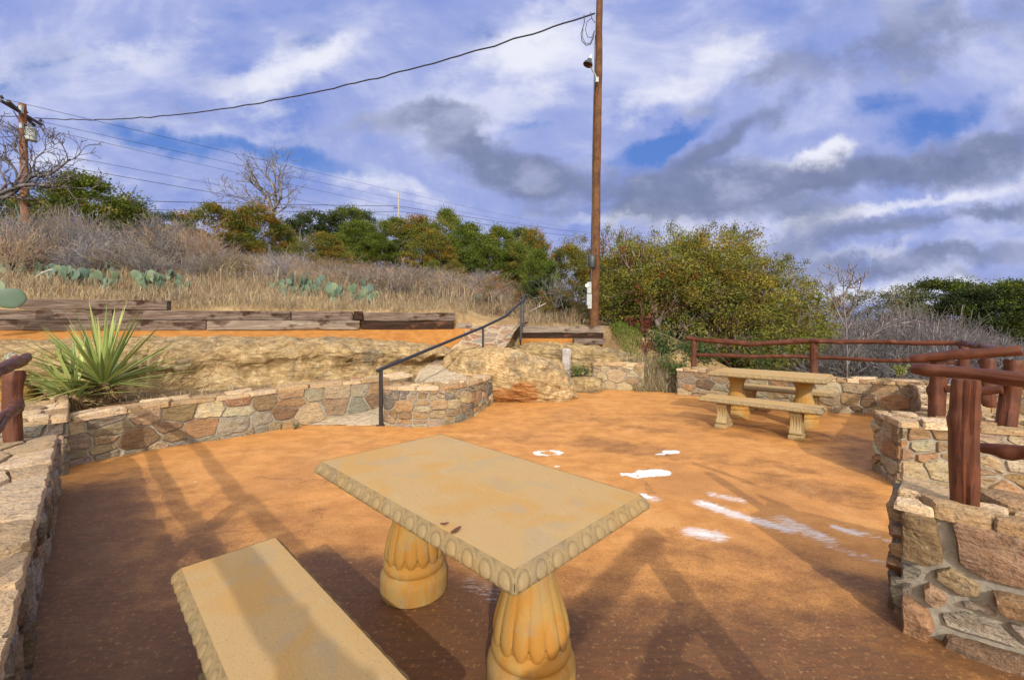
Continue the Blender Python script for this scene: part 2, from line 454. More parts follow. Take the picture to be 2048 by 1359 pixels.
M_GREYMETAL = mat_simple("grey_painted_metal", (0.27, 0.30, 0.30), (0.33, 0.36, 0.36), 9, 0.5, 0.1, 0.001, 0.4)
M_DARKMETAL = mat_simple("dark_metal", (0.03, 0.035, 0.04), (0.05, 0.055, 0.06), 14, 0.45, 0.1, 0.001, 0.5)
M_PORCELAIN = mat_simple("insulator_glaze", (0.035, 0.03, 0.04), (0.05, 0.045, 0.055), 9, 0.25, 0, 0, 0.5)
M_ARM = mat_simple("crossarm_wood", (0.05, 0.04, 0.04), (0.09, 0.075, 0.07), 12, 0.85, 0.3, 0.004)
M_LAMPIN = mat_simple("rusty_lamp_inside", (0.16, 0.06, 0.025), (0.09, 0.035, 0.02), 12, 0.7, 0.2, 0.002)
M_GLASS = mat_simple("lamp_glass", (0.50, 0.54, 0.52), (0.60, 0.64, 0.62), 8, 0.15, 0, 0, 0.6)
M_STAINCONC = mat_simple("orange_stained_concrete", (0.40, 0.180, 0.045), (0.29, 0.120, 0.028), 5, 0.85, 0.5, 0.01, 0.2)
M_BARKSTUMP = mat_logwood("grey_stump_bark", (0.30, 0.27, 0.26), (0.46, 0.43, 0.42), (0.085, 0.07, 0.065), 0.95, 3)

def mat_leaf(name, rough=0.65, trans=0.25, spec=0.2):
    m, nt, b = material(name)
    col = nd(nt, 'ShaderNodeVertexColor', layer_name='Col').outputs[0]
    setc(nt, b, col)
    b.inputs['Roughness'].default_value = rough
    b.inputs['Specular IOR Level'].default_value = spec
    if trans > 0:
        tr = nd(nt, 'ShaderNodeBsdfTranslucent', {0: col})
        mx = nd(nt, 'ShaderNodeMixShader', {0: trans, 1: b.outputs[0], 2: tr.outputs[0]})
        nt.links.new(mx.outputs[0], nt.nodes['Material Output'].inputs['Surface'])
    return m

M_LEAF = mat_leaf("leaves")
M_TWIG = mat_leaf("twigs", 0.85, 0.0, 0.1)
M_GRASS = mat_leaf("grass_blades", 0.75, 0.2, 0.1)

# ------------------------------------------------------------------ terrain
def yt(x):
    return np.minimum(10.95 + 0.307 * np.maximum(x, -11.0), 11.3)

def terrain(x, y):
    x = np.asarray(x, float); y = np.asarray(y, float)
    t = x / np.maximum(y, 1.0)
    s = y - yt(x)
    g = np.interp(t, [-1.2, -0.9, -0.5, -0.25, 0.0, 0.1, 0.2, 0.3, 0.5, 0.8, 1.3], [0.25, 0.245, 0.205, 0.165, 0.145, 0.095, 0.035, -0.02, -0.06, -0.05, -0.03])
    base = 1.70 - 0.29 * smooth01(x, -1.6, -0.6)
    ss = np.maximum(s, 0)
    up = base + g * ss / (1 + ss / 140.0)
    und = (np.sin(x * 0.7 + y * 0.4) * np.sin(y * 0.55 - x * 0.3)) * 0.12 * smooth01(s, 1.0, 6.0)
    up = up + und
    left = up * smooth01(s, 0.12, 0.62) + (-0.35) * (1 - smooth01(s, 0.12, 0.62))
    right_up = up - 1.7 * smooth01(x, 3.2, 7.5)
    rr = smooth01(y, 9.3, 11.4)
    right = right_up * rr + (-0.06 - 0.25 * np.clip(x - 6.3, 0, 6)) * (1 - rr)
    right = np.where(y < 9.0, right - 0.12 * smooth01(9.0 - y, 0, 0.4), right)
    w = smooth01(x, 2.0, 2.9)
    z = left * (1 - w) + right * w
    far = np.hypot(x, y)
    z = np.where(y < 2.0, np.minimum(z, -0.35 - 0.04 * np.maximum(0, 2 - y)), z)
    return np.clip(z, -6.0, 16.0)

def tz(x, y):
    return float(terrain(x, y))

def hit(px, py, lo=9.0, hi=90.0):
    """where the view ray of a pixel first meets the hillside"""
    Y = lo
    while Y < hi:
        X = (px - CX) / F * Y
        if HZ - F * (tz(X, Y) - EYE) / Y <= py:
            return Vector((X, Y, tz(X, Y)))
        Y += 0.1
    return Vector(((px - CX) / F * hi, hi, tz((px - CX) / F * hi, hi)))

def build_ground():
    n = 300
    u = np.linspace(-1, 1, n)
    xs = np.sinh(u * 5.2) / np.sinh(5.2) * 900.0
    v = np.linspace(-1, 1, n)
    ys = 9.0 + np.sinh(v * 5.2) / np.sinh(5.2) * 1100.0
    X, Y = np.meshgrid(xs, ys)
    Z = terrain(X, Y)
    rng = np.random.default_rng(2)
    V = np.stack([X.ravel(), Y.ravel(), Z.ravel()], 1)
    i = np.arange(n * n).reshape(n, n)
    Q = np.stack([i[:-1, :-1].ravel(), i[:-1, 1:].ravel(), i[1:, 1:].ravel(), i[1:, :-1].ravel()], 1)
    m, nt, b = material("dry_hillside_soil")
    co = objco(nt)
    a = nz(nt, co, 0.9, 6.0, 0.6)
    d = nz(nt, co, 12.0, 6.0, 0.65)
    c = ramp(nt, a, [(0.3, (0.20, 0.13, 0.07)), (0.5, (0.33, 0.22, 0.11)), (0.7, (0.42, 0.31, 0.17))])
    c = mixc(nt, mth(nt, 'MULTIPLY', step(nt, d, 0.48, 0.68), 0.6), c, (0.15, 0.11, 0.07))
    c = mixc(nt, mth(nt, 'MULTIPLY', step(nt, d, 0.44, 0.30), 0.5), c, (0.46, 0.37, 0.23))
    setc(nt, b, c)
    b.inputs['Roughness'].default_value = 1.0
    b.inputs['Specular IOR Level'].default_value = 0.05
    bump(nt, b, d, 0.8, 0.05)
    tag(link("ground", fast_mesh("ground", V, Q, m, smooth=True)), kind='structure')

build_ground()

# ------------------------------------------------------------------ patio floor
def mat_floor():
    m, nt, b = material("stained_concrete_floor")
    co = objco(nt)
    at = nd(nt, 'ShaderNodeVertexColor', layer_name='Col')
    sp = nd(nt, 'ShaderNodeSeparateColor', {0: at.outputs[0]})
    paint, dirt_shade, powder = sp.outputs[0], sp.outputs[1], sp.outputs[2]
    big = nz(nt, co, 0.8, 5.0, 0.6, 0.6)
    med = nz(nt, mapv(nt, co, (1, 1.3, 1)), 3.4, 8.0, 0.68, 0.2)
    brush = nz(nt, mapv(nt, co, (3.0, 14.0, 1), rot=(0, 0, math.radians(-18))), 3.0, 7.0, 0.68, 0.0)
    fin = nz(nt, co, 70.0, 5.0, 0.7)
    grit = nz(nt, co, 190.0, 3.0, 0.7)
    c = mixc(nt, step(nt, med, 0.32, 0.70), (0.63, 0.300, 0.086), (0.44, 0.192, 0.050))
    c = mixc(nt, mth(nt, 'MULTIPLY', step(nt, big, 0.46, 0.68), 0.65), c, (0.40, 0.185, 0.060))
    c = mixc(nt, mth(nt, 'MULTIPLY', step(nt, brush, 0.50, 0.70), 0.36), c, (0.29, 0.125, 0.042))
    c = mixc(nt, mth(nt, 'MULTIPLY', step(nt, nz(nt, mapv(nt, co, (1, 1, 1), (5, 8, 0)), 1.7, 6.0, 0.6, 1.0), 0.56, 0.66), 0.45), c, (0.64, 0.34, 0.12))
    dd = mth(nt, 'ADD', dirt_shade, mth(nt, 'MULTIPLY_ADD', med, 0.9, -0.45))
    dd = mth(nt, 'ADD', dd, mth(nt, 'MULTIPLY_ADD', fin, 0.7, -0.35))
    dirt_shade_m = mth(nt, 'MULTIPLY', step(nt, dd, 0.10, 0.95), mth(nt, 'MULTIPLY_ADD', step(nt, dirt_shade, 0.0, 0.35), 0.90, 0.0))
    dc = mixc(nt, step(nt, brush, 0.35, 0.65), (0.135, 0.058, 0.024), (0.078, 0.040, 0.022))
    c = mixc(nt, dirt_shade_m, c, dc)
    c = mixc(nt, mth(nt, 'MULTIPLY', step(nt, grit, 0.60, 0.74), mth(nt, 'MULTIPLY_ADD', dirt_shade_m, 0.45, 0.08)), c, (0.50, 0.23, 0.08))
    c = mixc(nt, mth(nt, 'MULTIPLY', step(nt, fin, 0.53, 0.63), 0.48), c, (0.17, 0.068, 0.024))
    c = mixc(nt, mth(nt, 'MULTIPLY', step(nt, nz(nt, mapv(nt, co, (1, 1, 1), (3, 1, 0)), 38.0, 4.0, 0.7), 0.56, 0.66), 0.30), c, (0.72, 0.40, 0.15))
    # hairline cracks
    vr = nd(nt, 'ShaderNodeTexVoronoi', {'Vector': nd(nt, 'ShaderNodeVectorMath', {0: co, 1: nd(nt, 'ShaderNodeVectorMath', {0: nz(nt, co, 3.0, 6.0, 0.7, out=1), 'Scale': 0.5}, operation='SCALE').outputs[0]}, operation='ADD').outputs[0], 'Scale': 0.55}, feature='DISTANCE_TO_EDGE').outputs[0]
    crack = mth(nt, 'MULTIPLY', step(nt, vr, 0.010, 0.002), step(nt, big, 0.45, 0.6))
    c = mixc(nt, mth(nt, 'MULTIPLY', crack, 0.35), c, (0.06, 0.03, 0.015))
    pn = mth(nt, 'ADD', paint, mth(nt, 'ADD', mth(nt, 'MULTIPLY_ADD', nz(nt, co, 13.0, 6.0, 0.65), 2.0, -1.0), mth(nt, 'MULTIPLY_ADD', brush, 0.9, -0.45)))
    pm = mth(nt, 'MULTIPLY', step(nt, pn, 0.40, 0.56), step(nt, paint, 0.03, 0.12))
    wv = nz(nt, mapv(nt, co, (6.0, 26.0, 1), rot=(0, 0, math.radians(-32))), 2.2, 7.0, 0.7, 0.3)
    pw = mth(nt, 'ADD', powder, mth(nt, 'ADD', mth(nt, 'MULTIPLY_ADD', wv, 2.6, -1.3), mth(nt, 'MULTIPLY_ADD', fin, 0.8, -0.4)))
    pwm = mth(nt, 'MULTIPLY', step(nt, pw, 0.34, 1.05), step(nt, powder, 0.02, 0.25))
    c = mixc(nt, mth(nt, 'MULTIPLY', pwm, 0.78), c, (0.70, 0.69, 0.70))
    c = mixc(nt, pm, c, mixc(nt, step(nt, nz(nt, co, 34.0, 5.0, 0.7), 0.40, 0.62), (0.82, 0.82, 0.82), (0.66, 0.63, 0.60)))
    setc(nt, b, c)
    r = mth(nt, 'MULTIPLY_ADD', dirt_shade_m, -0.12, 0.66)
    r = mth(nt, 'ADD', r, mth(nt, 'MULTIPLY_ADD', med, 0.3, -0.15))
    nt.links.new(r, b.inputs['Roughness'])
    b.inputs['Specular IOR Level'].default_value = 0.35
    bump(nt, b, mth(nt, 'ADD', fin, mth(nt, 'ADD', mth(nt, 'MULTIPLY', grit, 0.7), mth(nt, 'MULTIPLY', med, 0.6))), 0.45, 0.007)
    return m

def capsule(X, Y, a, b, r):
    d = b - a
    L2 = max(d.x * d.x + d.y * d.y, 1e-9)
    t = np.clip(((X - a.x) * d.x + (Y - a.y) * d.y) / L2, 0, 1)
    return np.hypot(X - a.x - t * d.x, Y - a.y - t * d.y) / r

def build_floor():
    xs = np.arange(-6.2, 7.2, 0.03); ys = np.concatenate([np.arange(-3.0, 1.2, 0.12), np.arange(1.2, 10.2, 0.03)])
    X, Y = np.meshgrid(xs, ys)
    paint = np.zeros_like(X); dirt_shade = np.zeros_like(X); powder = np.zeros_like(X)
    def p(a, b, r, w=1.0, hard=0.6):
        d = capsule(X, Y, G(*a), G(*b), r)
        np.maximum(paint, w * (1 - smooth01(d, hard, 1.6)), out=paint)
    def w(a, b, r, v):
        d = capsule(X, Y, G(*a), G(*b), r)
        np.maximum(powder, v * (1 - smooth01(d, 0.1, 1.8)), out=powder)
    def s(a, b, r, v):
        d = capsule(X, Y, G(*a), G(*b), r)
        np.maximum(dirt_shade, v * (1 - smooth01(d, 0.2, 1.5)), out=dirt_shade)
    # splashes of white paint: a ring, drops and one large spill
    c = G(1096, 905)
    ring = np.abs(np.hypot((X - c.x) / 0.13, (Y - c.y) / 0.085) - 1.0)
    np.maximum(paint, (0.68 + 0.3 * np.sin(np.arctan2(Y - c.y, X - c.x) * 2 + 1)) * (1 - smooth01(ring, 0.08, 0.6)), out=paint)
    p((1112, 932), (1114, 932), 0.022)
    p((1336, 904), (1348, 903), 0.060, 1.1); p((1312, 908), (1336, 906), 0.022, 0.8)
    p((1290, 946), (1322, 944), 0.085, 1.15); p((1245, 948), (1285, 947), 0.040, 0.75); p((1262, 952), (1282, 954), 0.03, 0.7)
    p((1288, 990), (1297, 993), 0.035, 0.85); w((1284, 992), (1306, 996), 0.08, 0.8)
    p((388, 963), (393, 963), 0.014)
    p((1408, 1005), (1440, 1014), 0.030, 0.6); p((1395, 1066), (1420, 1068), 0.03, 0.6)
    w((1425, 988), (1480, 1000), 0.07, 0.75)
    w((1405, 1006), (1475, 1030), 0.080, 1.05); w((1475, 1030), (1575, 1058), 0.075, 0.95)
    w((1570, 1040), (1650, 1078), 0.10, 0.72); w((1580, 1052), (1640, 1068), 0.06, 0.85)
    w((1385, 1063), (1432, 1071), 0.085, 1.05)
    w((1672, 1054), (1712, 1066), 0.045, 1.05); w((1712, 1060), (1800, 1088), 0.035, 0.65)
    w((1655, 1092), (1730, 1110), 0.04, 0.5); w((1700, 1108), (1815, 1136), 0.045, 0.6)
    w((950, 1165), (985, 1185), 0.10, 0.42)
    # grime with shade painted in: left wall foot, under tables, foreground, right walls
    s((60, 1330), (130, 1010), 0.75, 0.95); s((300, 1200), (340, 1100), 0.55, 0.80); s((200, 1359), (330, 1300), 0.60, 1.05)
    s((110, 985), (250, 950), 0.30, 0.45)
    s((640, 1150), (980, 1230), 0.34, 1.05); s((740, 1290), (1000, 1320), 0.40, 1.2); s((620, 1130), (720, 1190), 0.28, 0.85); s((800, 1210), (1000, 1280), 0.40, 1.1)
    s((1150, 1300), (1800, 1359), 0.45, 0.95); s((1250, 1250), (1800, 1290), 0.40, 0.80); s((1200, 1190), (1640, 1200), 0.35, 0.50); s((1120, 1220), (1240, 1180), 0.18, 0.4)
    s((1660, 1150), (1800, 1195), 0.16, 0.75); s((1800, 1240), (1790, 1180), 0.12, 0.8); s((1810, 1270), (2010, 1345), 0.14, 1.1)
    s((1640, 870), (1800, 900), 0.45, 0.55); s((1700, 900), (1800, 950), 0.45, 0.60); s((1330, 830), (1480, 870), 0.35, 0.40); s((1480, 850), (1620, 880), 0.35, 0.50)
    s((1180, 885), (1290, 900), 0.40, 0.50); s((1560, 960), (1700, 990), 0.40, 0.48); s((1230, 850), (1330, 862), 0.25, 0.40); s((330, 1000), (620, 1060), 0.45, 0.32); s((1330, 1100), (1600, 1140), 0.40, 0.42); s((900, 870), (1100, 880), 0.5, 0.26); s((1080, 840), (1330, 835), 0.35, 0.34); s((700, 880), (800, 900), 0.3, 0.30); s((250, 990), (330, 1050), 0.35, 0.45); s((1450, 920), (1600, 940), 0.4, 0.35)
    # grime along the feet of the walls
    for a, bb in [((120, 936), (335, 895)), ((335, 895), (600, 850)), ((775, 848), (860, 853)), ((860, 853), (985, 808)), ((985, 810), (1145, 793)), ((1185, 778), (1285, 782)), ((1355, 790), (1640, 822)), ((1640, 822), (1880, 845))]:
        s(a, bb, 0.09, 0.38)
    n, mx = X.shape
    V = np.stack([X.ravel(), Y.ravel(), np.zeros(X.size)], 1)
    i = np.arange(n * mx).reshape(n, mx)
    Q = np.stack([i[:-1, :-1].ravel(), i[:-1, 1:].ravel(), i[1:, 1:].ravel(), i[1:, :-1].ravel()], 1)
    cx, cy = X[:-1, :-1].ravel(), Y[:-1, :-1].ravel()
    # outline of the slab: it ends under the walls and just behind the gap in them
    keep = (cx + cy > -0.9) & (cy < 9.75) & ~((cx > 3.35) & (cy > 9.3)) & (cy < 9.3 + np.where((cx > 1.2) & (cx < 3.3), 0.35, 0.0) + 0.04 * np.sin(cx * 9))
    keep &= ~((cx > 3.5) & (cx + cy > 13.3)) & (cx < 6.4)
    col = np.stack([paint.ravel(), dirt_shade.ravel(), powder.ravel()], 1)
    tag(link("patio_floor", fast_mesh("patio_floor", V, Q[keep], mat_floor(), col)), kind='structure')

build_floor()

# ------------------------------------------------------------------ stone walls
PAL = {'tan': (0.275, 0.200, 0.122), 'buff': (0.320, 0.250, 0.160), 'cream': (0.385, 0.320, 0.225), 'orange': (0.285, 0.180, 0.096), 'rust': (0.225, 0.148, 0.086),
       'grey': (0.250, 0.215, 0.172), 'slate': (0.175, 0.152, 0.130), 'brown': (0.155, 0.105, 0.064), 'white': (0.46, 0.40, 0.31)}

def clip_poly(poly, a, b, c):
    """keep the side a*x + b*y <= c"""
    out = []
    n = len(poly)
    for i in range(n):
        p, q2 = poly[i], poly[(i + 1) % n]
        dp, dq = a * p[0] + b * p[1] - c, a * q2[0] + b * q2[1] - c
        if dp <= 0: out.append(p)
        if (dp < 0 < dq) or (dq < 0 < dp):
            t = dp / (dp - dq)
            out.append((p[0] + (q2[0] - p[0]) * t, p[1] + (q2[1] - p[1]) * t))
    return out

def partition(L, Hh, su, sv, rng, gap):
    """irregular polygons filling a strip L long and Hh high"""
    k = 1.4
    su, sv = su * 0.66, sv * 0.70
    hs, acc = [], 0.0
    while acc < Hh * 0.92:
        h = sv * rng.choice((0.45, 0.7, 1.0, 1.3, 1.6)); hs.append(h); acc += h
    hs = [h * Hh / acc for h in hs]
    seeds = []
    v0 = 0.0
    for h in hs:
        u = -rng.random() * su
        while u < L + su * 0.3:
            w = min(1.5 * su, max(0.5 * su, h * rng.uniform(0.9, 2.8)))
            seeds.append((u + w / 2, (v0 + h / 2 + rng.uniform(-0.26, 0.26) * h) * k, (0.42 * min(h * k, w)) ** 2 * rng.uniform(0.1, 2.6)))
            if h > 0.9 * sv and rng.random() < 0.24:      # two thin pieces instead of one thick stone
                a = seeds.pop(); seeds += [(a[0], (v0 + h * 0.24) * k, a[2] * 0.4), (a[0] + rng.uniform(-0.2, 0.2) * w, (v0 + h * 0.76) * k, a[2] * 0.4)]
            u += w
        v0 += h
    out = []
    for i, (u, v, w) in enumerate(seeds):
        poly = [(0, 0), (L, 0), (L, Hh * k), (0, Hh * k)]
        for j, (u2, v2, w2) in enumerate(seeds):
            if i == j or abs(u2 - u) > 3.2 * su or abs(v2 - v) > 3.2 * su: continue
            a, b = u2 - u, v2 - v
            l = math.hypot(a, b)
            if l < 1e-6: continue
            cc = (u2 * u2 + v2 * v2 - w2 - u * u - v * v + w) / 2
            poly = clip_poly(poly, a / l, b / l, cc / l - gap * rng.uniform(0.28, 0.8))
            if len(poly) < 3: break
        if len(poly) >= 3:
            out.append([(p[0], p[1] / k) for p in poly])
    return out

def add_stone(mb, poly, fmap, depth, col, rng, rough=0.011, corner=0.09):
    n = len(poly)
    area = sum(poly[i][0] * poly[(i + 1) % n][1] - poly[(i + 1) % n][0] * poly[i][1] for i in range(n)) / 2
    if abs(area) < 0.0006: return
    pts = []
    for i in range(n):
        p, q2 = poly[i], poly[(i + 1) % n]
        l = math.hypot(q2[0] - p[0], q2[1] - p[1])
        if l < 0.004: continue
        c1 = min(corner * l, 0.016)
        ts = [c1 / l] + [t / max(1, int(l / 0.05)) for t in range(1, int(l / 0.05)) if c1 < t / max(1, int(l / 0.05)) * l < l - c1] + [1 - c1 / l]
        for t in ts:
            pts.append((p[0] + (q2[0] - p[0]) * t, p[1] + (q2[1] - p[1]) * t))
    if len(pts) < 4: return
    cx = sum(p[0] for p in pts) / len(pts); cy = sum(p[1] for p in pts) / len(pts)
    sd = rng.uniform(0, 100)
    tu, tv = rng.uniform(-0.07, 0.07), rng.uniform(-0.07, 0.07)
    d0 = depth * rng.uniform(0.45, 1.7)
    verts = []
    for (ins, dep, fr) in ((0.0, -0.02, 0), (0.003, 0.5, 0), (0.009, 0.92, 0), (0.0, 1.0, 0.2), (0.0, 1.0, 0.42), (0.0, 1.03, 0.68)):
        for p in pts:
            dx, dy = cx - p[0], cy - p[1]
            l = math.hypot(dx, dy) + 1e-6
            f = min(0.6, ins / l) + fr
            jit = (noise.noise(Vector((p[0] * 28, p[1] * 28, sd))) * 0.012) / l
            u, v = p[0] + dx * (f + jit), p[1] + dy * (f + jit)
            pos, nr = fmap(u, v)
            if dep < 0: h = -0.02
            else:
                h = d0 * dep + (tu * (u - cx) + tv * (v - cy)) * dep
                if dep > 0.9:
                    h += noise.noise(Vector((u * 11, v * 19, sd))) * rough * 1.2 + (0.5 - abs(noise.noise(Vector((u * 20, v * 34, sd))))) * rough * 0.9 + noise.noise(Vector((u * 50, v * 75, sd))) * rough * 0.6
            verts.append(pos + nr * h)
    pos, nr = fmap(cx, cy)
    verts.append(pos + nr * (d0 * 1.05))
    m = len(pts)
    faces = []
    for r in range(5):
        for i in range(m):
            faces.append((r * m + i, r * m + (i + 1) % m, (r + 1) * m + (i + 1) % m, (r + 1) * m + i))
    for i in range(m):
        faces.append((5 * m + i, 5 * m + (i + 1) % m, 6 * m))
    mb.add(verts, faces, col)

def resample(path, stepl=0.18):
    out = []
    for i in range(len(path) - 1):
        a, b = path[i], path[i + 1]
        n = max(1, int((b - a).length / stepl))
        for j in range(n): out.append(a.lerp(b, j / n))
    out.append(path[-1].copy())
    return out

def catmull(pts, n=8):
    out = []
    for i in range(len(pts) - 1):
        p0, p1, p2, p3 = pts[max(i - 1, 0)], pts[i], pts[i + 1], pts[min(i + 2, len(pts) - 1)]
        for j in range(n):
            t = j / n
            out.append(0.5 * ((2 * p1) + (p2 - p0) * t + (2 * p0 - 5 * p1 + 4 * p2 - p3) * t * t + (3 * p1 - p0 - 3 * p2 + p3) * t ** 3))
    out.append(pts[-1].copy())
    return out

class Strip:
    """a line over the ground with top heights, walked by length"""
    def __init__(s, pts, flip):
        s.p = pts; s.l = [0.0]
        for a, b in zip(pts, pts[1:]): s.l.append(s.l[-1] + math.hypot(b.x - a.x, b.y - a.y))
        s.L = s.l[-1]; s.flip = flip
        s.n = []
        for i in range(len(pts)):
            t = pts[min(i + 1, len(pts) - 1)] - pts[max(i - 1, 0)]
            nn = Vector((t.y, -t.x, 0)).normalized()
            s.n.append(-nn if flip else nn)
    def at(s, u):
        uu = min(max(u, 0), s.L)
        i = 0
        while i < len(s.l) - 2 and s.l[i + 1] < uu: i += 1
        t = (uu - s.l[i]) / max(1e-6, s.l[i + 1] - s.l[i])
        p = s.p[i].lerp(s.p[i + 1], t); nn = s.n[i].lerp(s.n[i + 1], t).normalized()
        if u < 0 or u > s.L:
            d = (s.p[1] - s.p[0]) if u < 0 else (s.p[-1] - s.p[-2])
            d = Vector((d.x, d.y, 0)).normalized()
            p = p + d * (u - uu)
        return p, nn

def stone_wall(label, path, thick, inner_right=True, size=(0.26, 0.17), seed=1, pal=None, depth=0.017, capsize=(0.42, 0.24), z0=-0.03, gap=0.017, capcol=('cream', 'buff', 'white', 'tan'), outer=False, ends=(True, True), captop=True):
    """path: inner foot of the wall with z = height of its top; the body lies on the other side"""
    rng = random.Random(seed)
    pal = pal or ['tan', 'buff', 'orange', 'grey', 'cream', 'rust', 'tan', 'buff']
    loc = Vector((path[0].x, path[0].y, 0))
    pts = [p - loc for p in resample(path)]
    for p in pts: p.z = p.z
    S = Strip(pts, not inner_right)             # normals point to the inner side
    back = [p - nn * thick for p, nn in zip(pts, S.n)]
    root = thing("stone_wall", label, "stone wall", loc)
    # mortar core
    mb = MB()
    n = len(pts)
    vs = []
    for a, b in zip(pts, back):
        top = a.z - 0.035
        vs += [Vector((a.x, a.y, z0)), Vector((a.x, a.y, top)), Vector((b.x, b.y, top)), Vector((b.x, b.y, z0))]
    fs = []
    for i in range(n - 1):
        for j in range(4):
            q2 = (i * 4 + j, i * 4 + (j + 1) % 4, i * 4 + 4 + (j + 1) % 4, i * 4 + 4 + j)
            fs.append(q2 if inner_right else q2[::-1])
    fs.append((0, 3, 2, 1)); fs.append(tuple(4 * (n - 1) + j for j in range(4)))
    mb.add(vs, fs)
    mb.build("mortar_core", M_MORTAR, root, smooth=False, angle=None)
    fst = MB()
    def do_face(strip, top_of):
        hs = [top_of(strip.L * i / 10) for i in range(11)]
        hav = max(hs) - z0 - 0.04
        def fm(u, v):
            p, nn = strip.at(u)
            h = top_of(u) - z0 - 0.04
            return Vector((p.x, p.y, z0 + v / hav * h)), nn
        for poly in partition(strip.L, hav, size[0], size[1], rng, gap):
            base = PAL[rng.choice(pal)]
            kx = rng.uniform(0.75, 1.2)
            add_stone(fst, poly, fm, depth, tuple(c * kx * rng.uniform(0.93, 1.07) for c in base), rng)
    do_face(S, lambda u: S.at(u)[0].z)
    if outer:
        SB = Strip(back, inner_right)
        do_face(SB, lambda u: SB.at(u)[0].z)
    for e, (a, b) in zip(ends, ((pts[0], back[0]), (pts[-1], back[-1]))):
        if not e: continue
        St = Strip([a.copy(), b.copy()], False)
        d = (pts[0] - pts[1]) if a is pts[0] else (pts[-1] - pts[-2])
        d.z = 0
        if St.n[0].dot(d) < 0: St = Strip([a.copy(), b.copy()], True)
        do_face(St, lambda u, zt=a.z: zt)
    fst.build("face_stones", M_STONE, root, colors=True, angle=38)
    cp = MB()
    def fmc(u, w):
        p, nn = S.at(u)
        return Vector((p.x, p.y, p.z - 0.028)) - nn * w, Vector((0, 0, 1))
    for poly in partition(S.L + 0.05, thick + 0.05, capsize[0], capsize[1], rng, 0.012):
        poly = [(u - 0.025, w - 0.03) for u, w in poly]
        base = PAL[rng.choice(capcol)]
        kx = rng.uniform(0.8, 1.12)
        add_stone(cp, poly, fmc, 0.030, (base[0] * kx * 1.22, base[1] * kx * 1.08, base[2] * kx * 0.95), rng, 0.006, 0.12)
    cp.build("cap_stones", M_STONE, root, colors=True, angle=38)
    return root

def top(px, py, z, zt):
    g = G(px, py, z); g.z = zt
    return g

planter_path = catmull([Vector((-4.71, 4.46, 0.50)), top(330, 894, 0, 0.54), top(480, 872, 0, 0.56), top(600, 851, 0, 0.58), Vector((-2.15, 7.05, 0.60)), Vector((-1.75, 7.45, 0.62))], 5)
stone_wall("long low stone planter wall in front of the rock ledge and yucca", planter_path, 0.36, True, (0.34, 0.22), 3, ['tan', 'orange', 'rust', 'buff', 'tan', 'grey', 'buff', 'cream'])
stone_wall("short stepped stone wall end beside the yucca at left", [Vector((-4.44, 4.24, 0.575)), Vector((-5.9, 5.65, 0.60))], 0.55, True, (0.24, 0.15), 5, ['buff', 'grey', 'slate', 'cream'], outer=False)
stone_wall("curved stone wall at the foot of the black handrail", catmull([top(768, 848, 0, 0.575), top(800, 853, 0, 0.58), top(860, 853, 0, 0.58), top(930, 839, 0, 0.565), top(985, 806, 0, 0.53)], 5), 0.42, True, (0.33, 0.21), 7, ['tan', 'buff', 'grey', 'orange', 'cream', 'tan', 'slate'])
stone_wall("short pale stone wall beside the gap in the patio edge", [top(1187, 776, 0, 0.585), top(1285, 781, 0, 0.585)], 0.40, True, (0.34, 0.21), 9, ['buff', 'cream', 'tan', 'buff'], capcol=('cream', 'buff'))
stone_wall("pale stone wall behind the far picnic table under the log fence", catmull([top(1355, 788, 0, 0.55), top(1500, 803, 0, 0.56), top(1640, 821, 0, 0.565), top(1800, 836, 0, 0.575), Vector((6.20, 6.62, 0.58)), Vector((5.9, 6.2, 0.585)), Vector((5.0, 5.2, 0.60)), Vector((4.3, 4.45, 0.605))], 5), 0.46, True, (0.38, 0.24), 11, ['buff', 'cream', 'tan', 'grey', 'orange', 'buff', 'brown'])
stone_wall("pale stone pier wall carrying two log posts at right", [Vector((3.55, 3.90, 0.61)), Vector((4.30, 3.59, 0.615)), Vector((5.4, 3.13, 0.62))], 0.60, True, (0.42, 0.21), 13, ['buff', 'cream', 'tan', 'buff', 'orange'], z0=-0.03)
stone_wall("nearest stone wall with large brown stones in the right corner", [Vector((1.944, 2.133, 0.63)), Vector((2.22, 1.854, 0.63)), Vector((3.2, 0.95, 0.63))], 0.45, True, (0.35, 0.225), 29, ['brown', 'rust', 'brown', 'orange', 'slate', 'grey', 'tan'], 0.040, gap=0.034)
stone_wall("low stone wall running out of frame along the left edge", [Vector((-4.16, 3.88, 0.50)), Vector((-3.0, 2.72, 0.505)), Vector((-2.14, 1.857, 0.51)), Vector((-0.9, 0.62, 0.52)), Vector((-0.12, -0.16, 0.52))], 0.52, False, (0.24, 0.19), 17, ['grey', 'slate', 'tan', 'grey', 'brown'], 0.03, capsize=(0.85, 0.46), capcol=('cream', 'white', 'white', 'cream'))
stone_wall("stone wall behind the viewpoint closing the patio corner", [Vector((0.02, -0.22, 0.55)), Vector((0.50, 0.42, 0.55)), Vector((0.86, 0.90, 0.55))], 0.50, False, (0.3, 0.2), 19, ['grey', 'tan'])

# ------------------------------------------------------------------ rock ledge, boulders, footing, ramp
def polyline_at(pts, u):
    d = [0.0]
    for a, b in zip(pts, pts[1:]): d.append(d[-1] + (b - a).length)
    x = u * d[-1]
    i = 0
    while i < len(d) - 2 and d[i + 1] < x: i += 1
    return pts[i].lerp(pts[i + 1], (x - d[i]) / max(1e-6, d[i + 1] - d[i]))

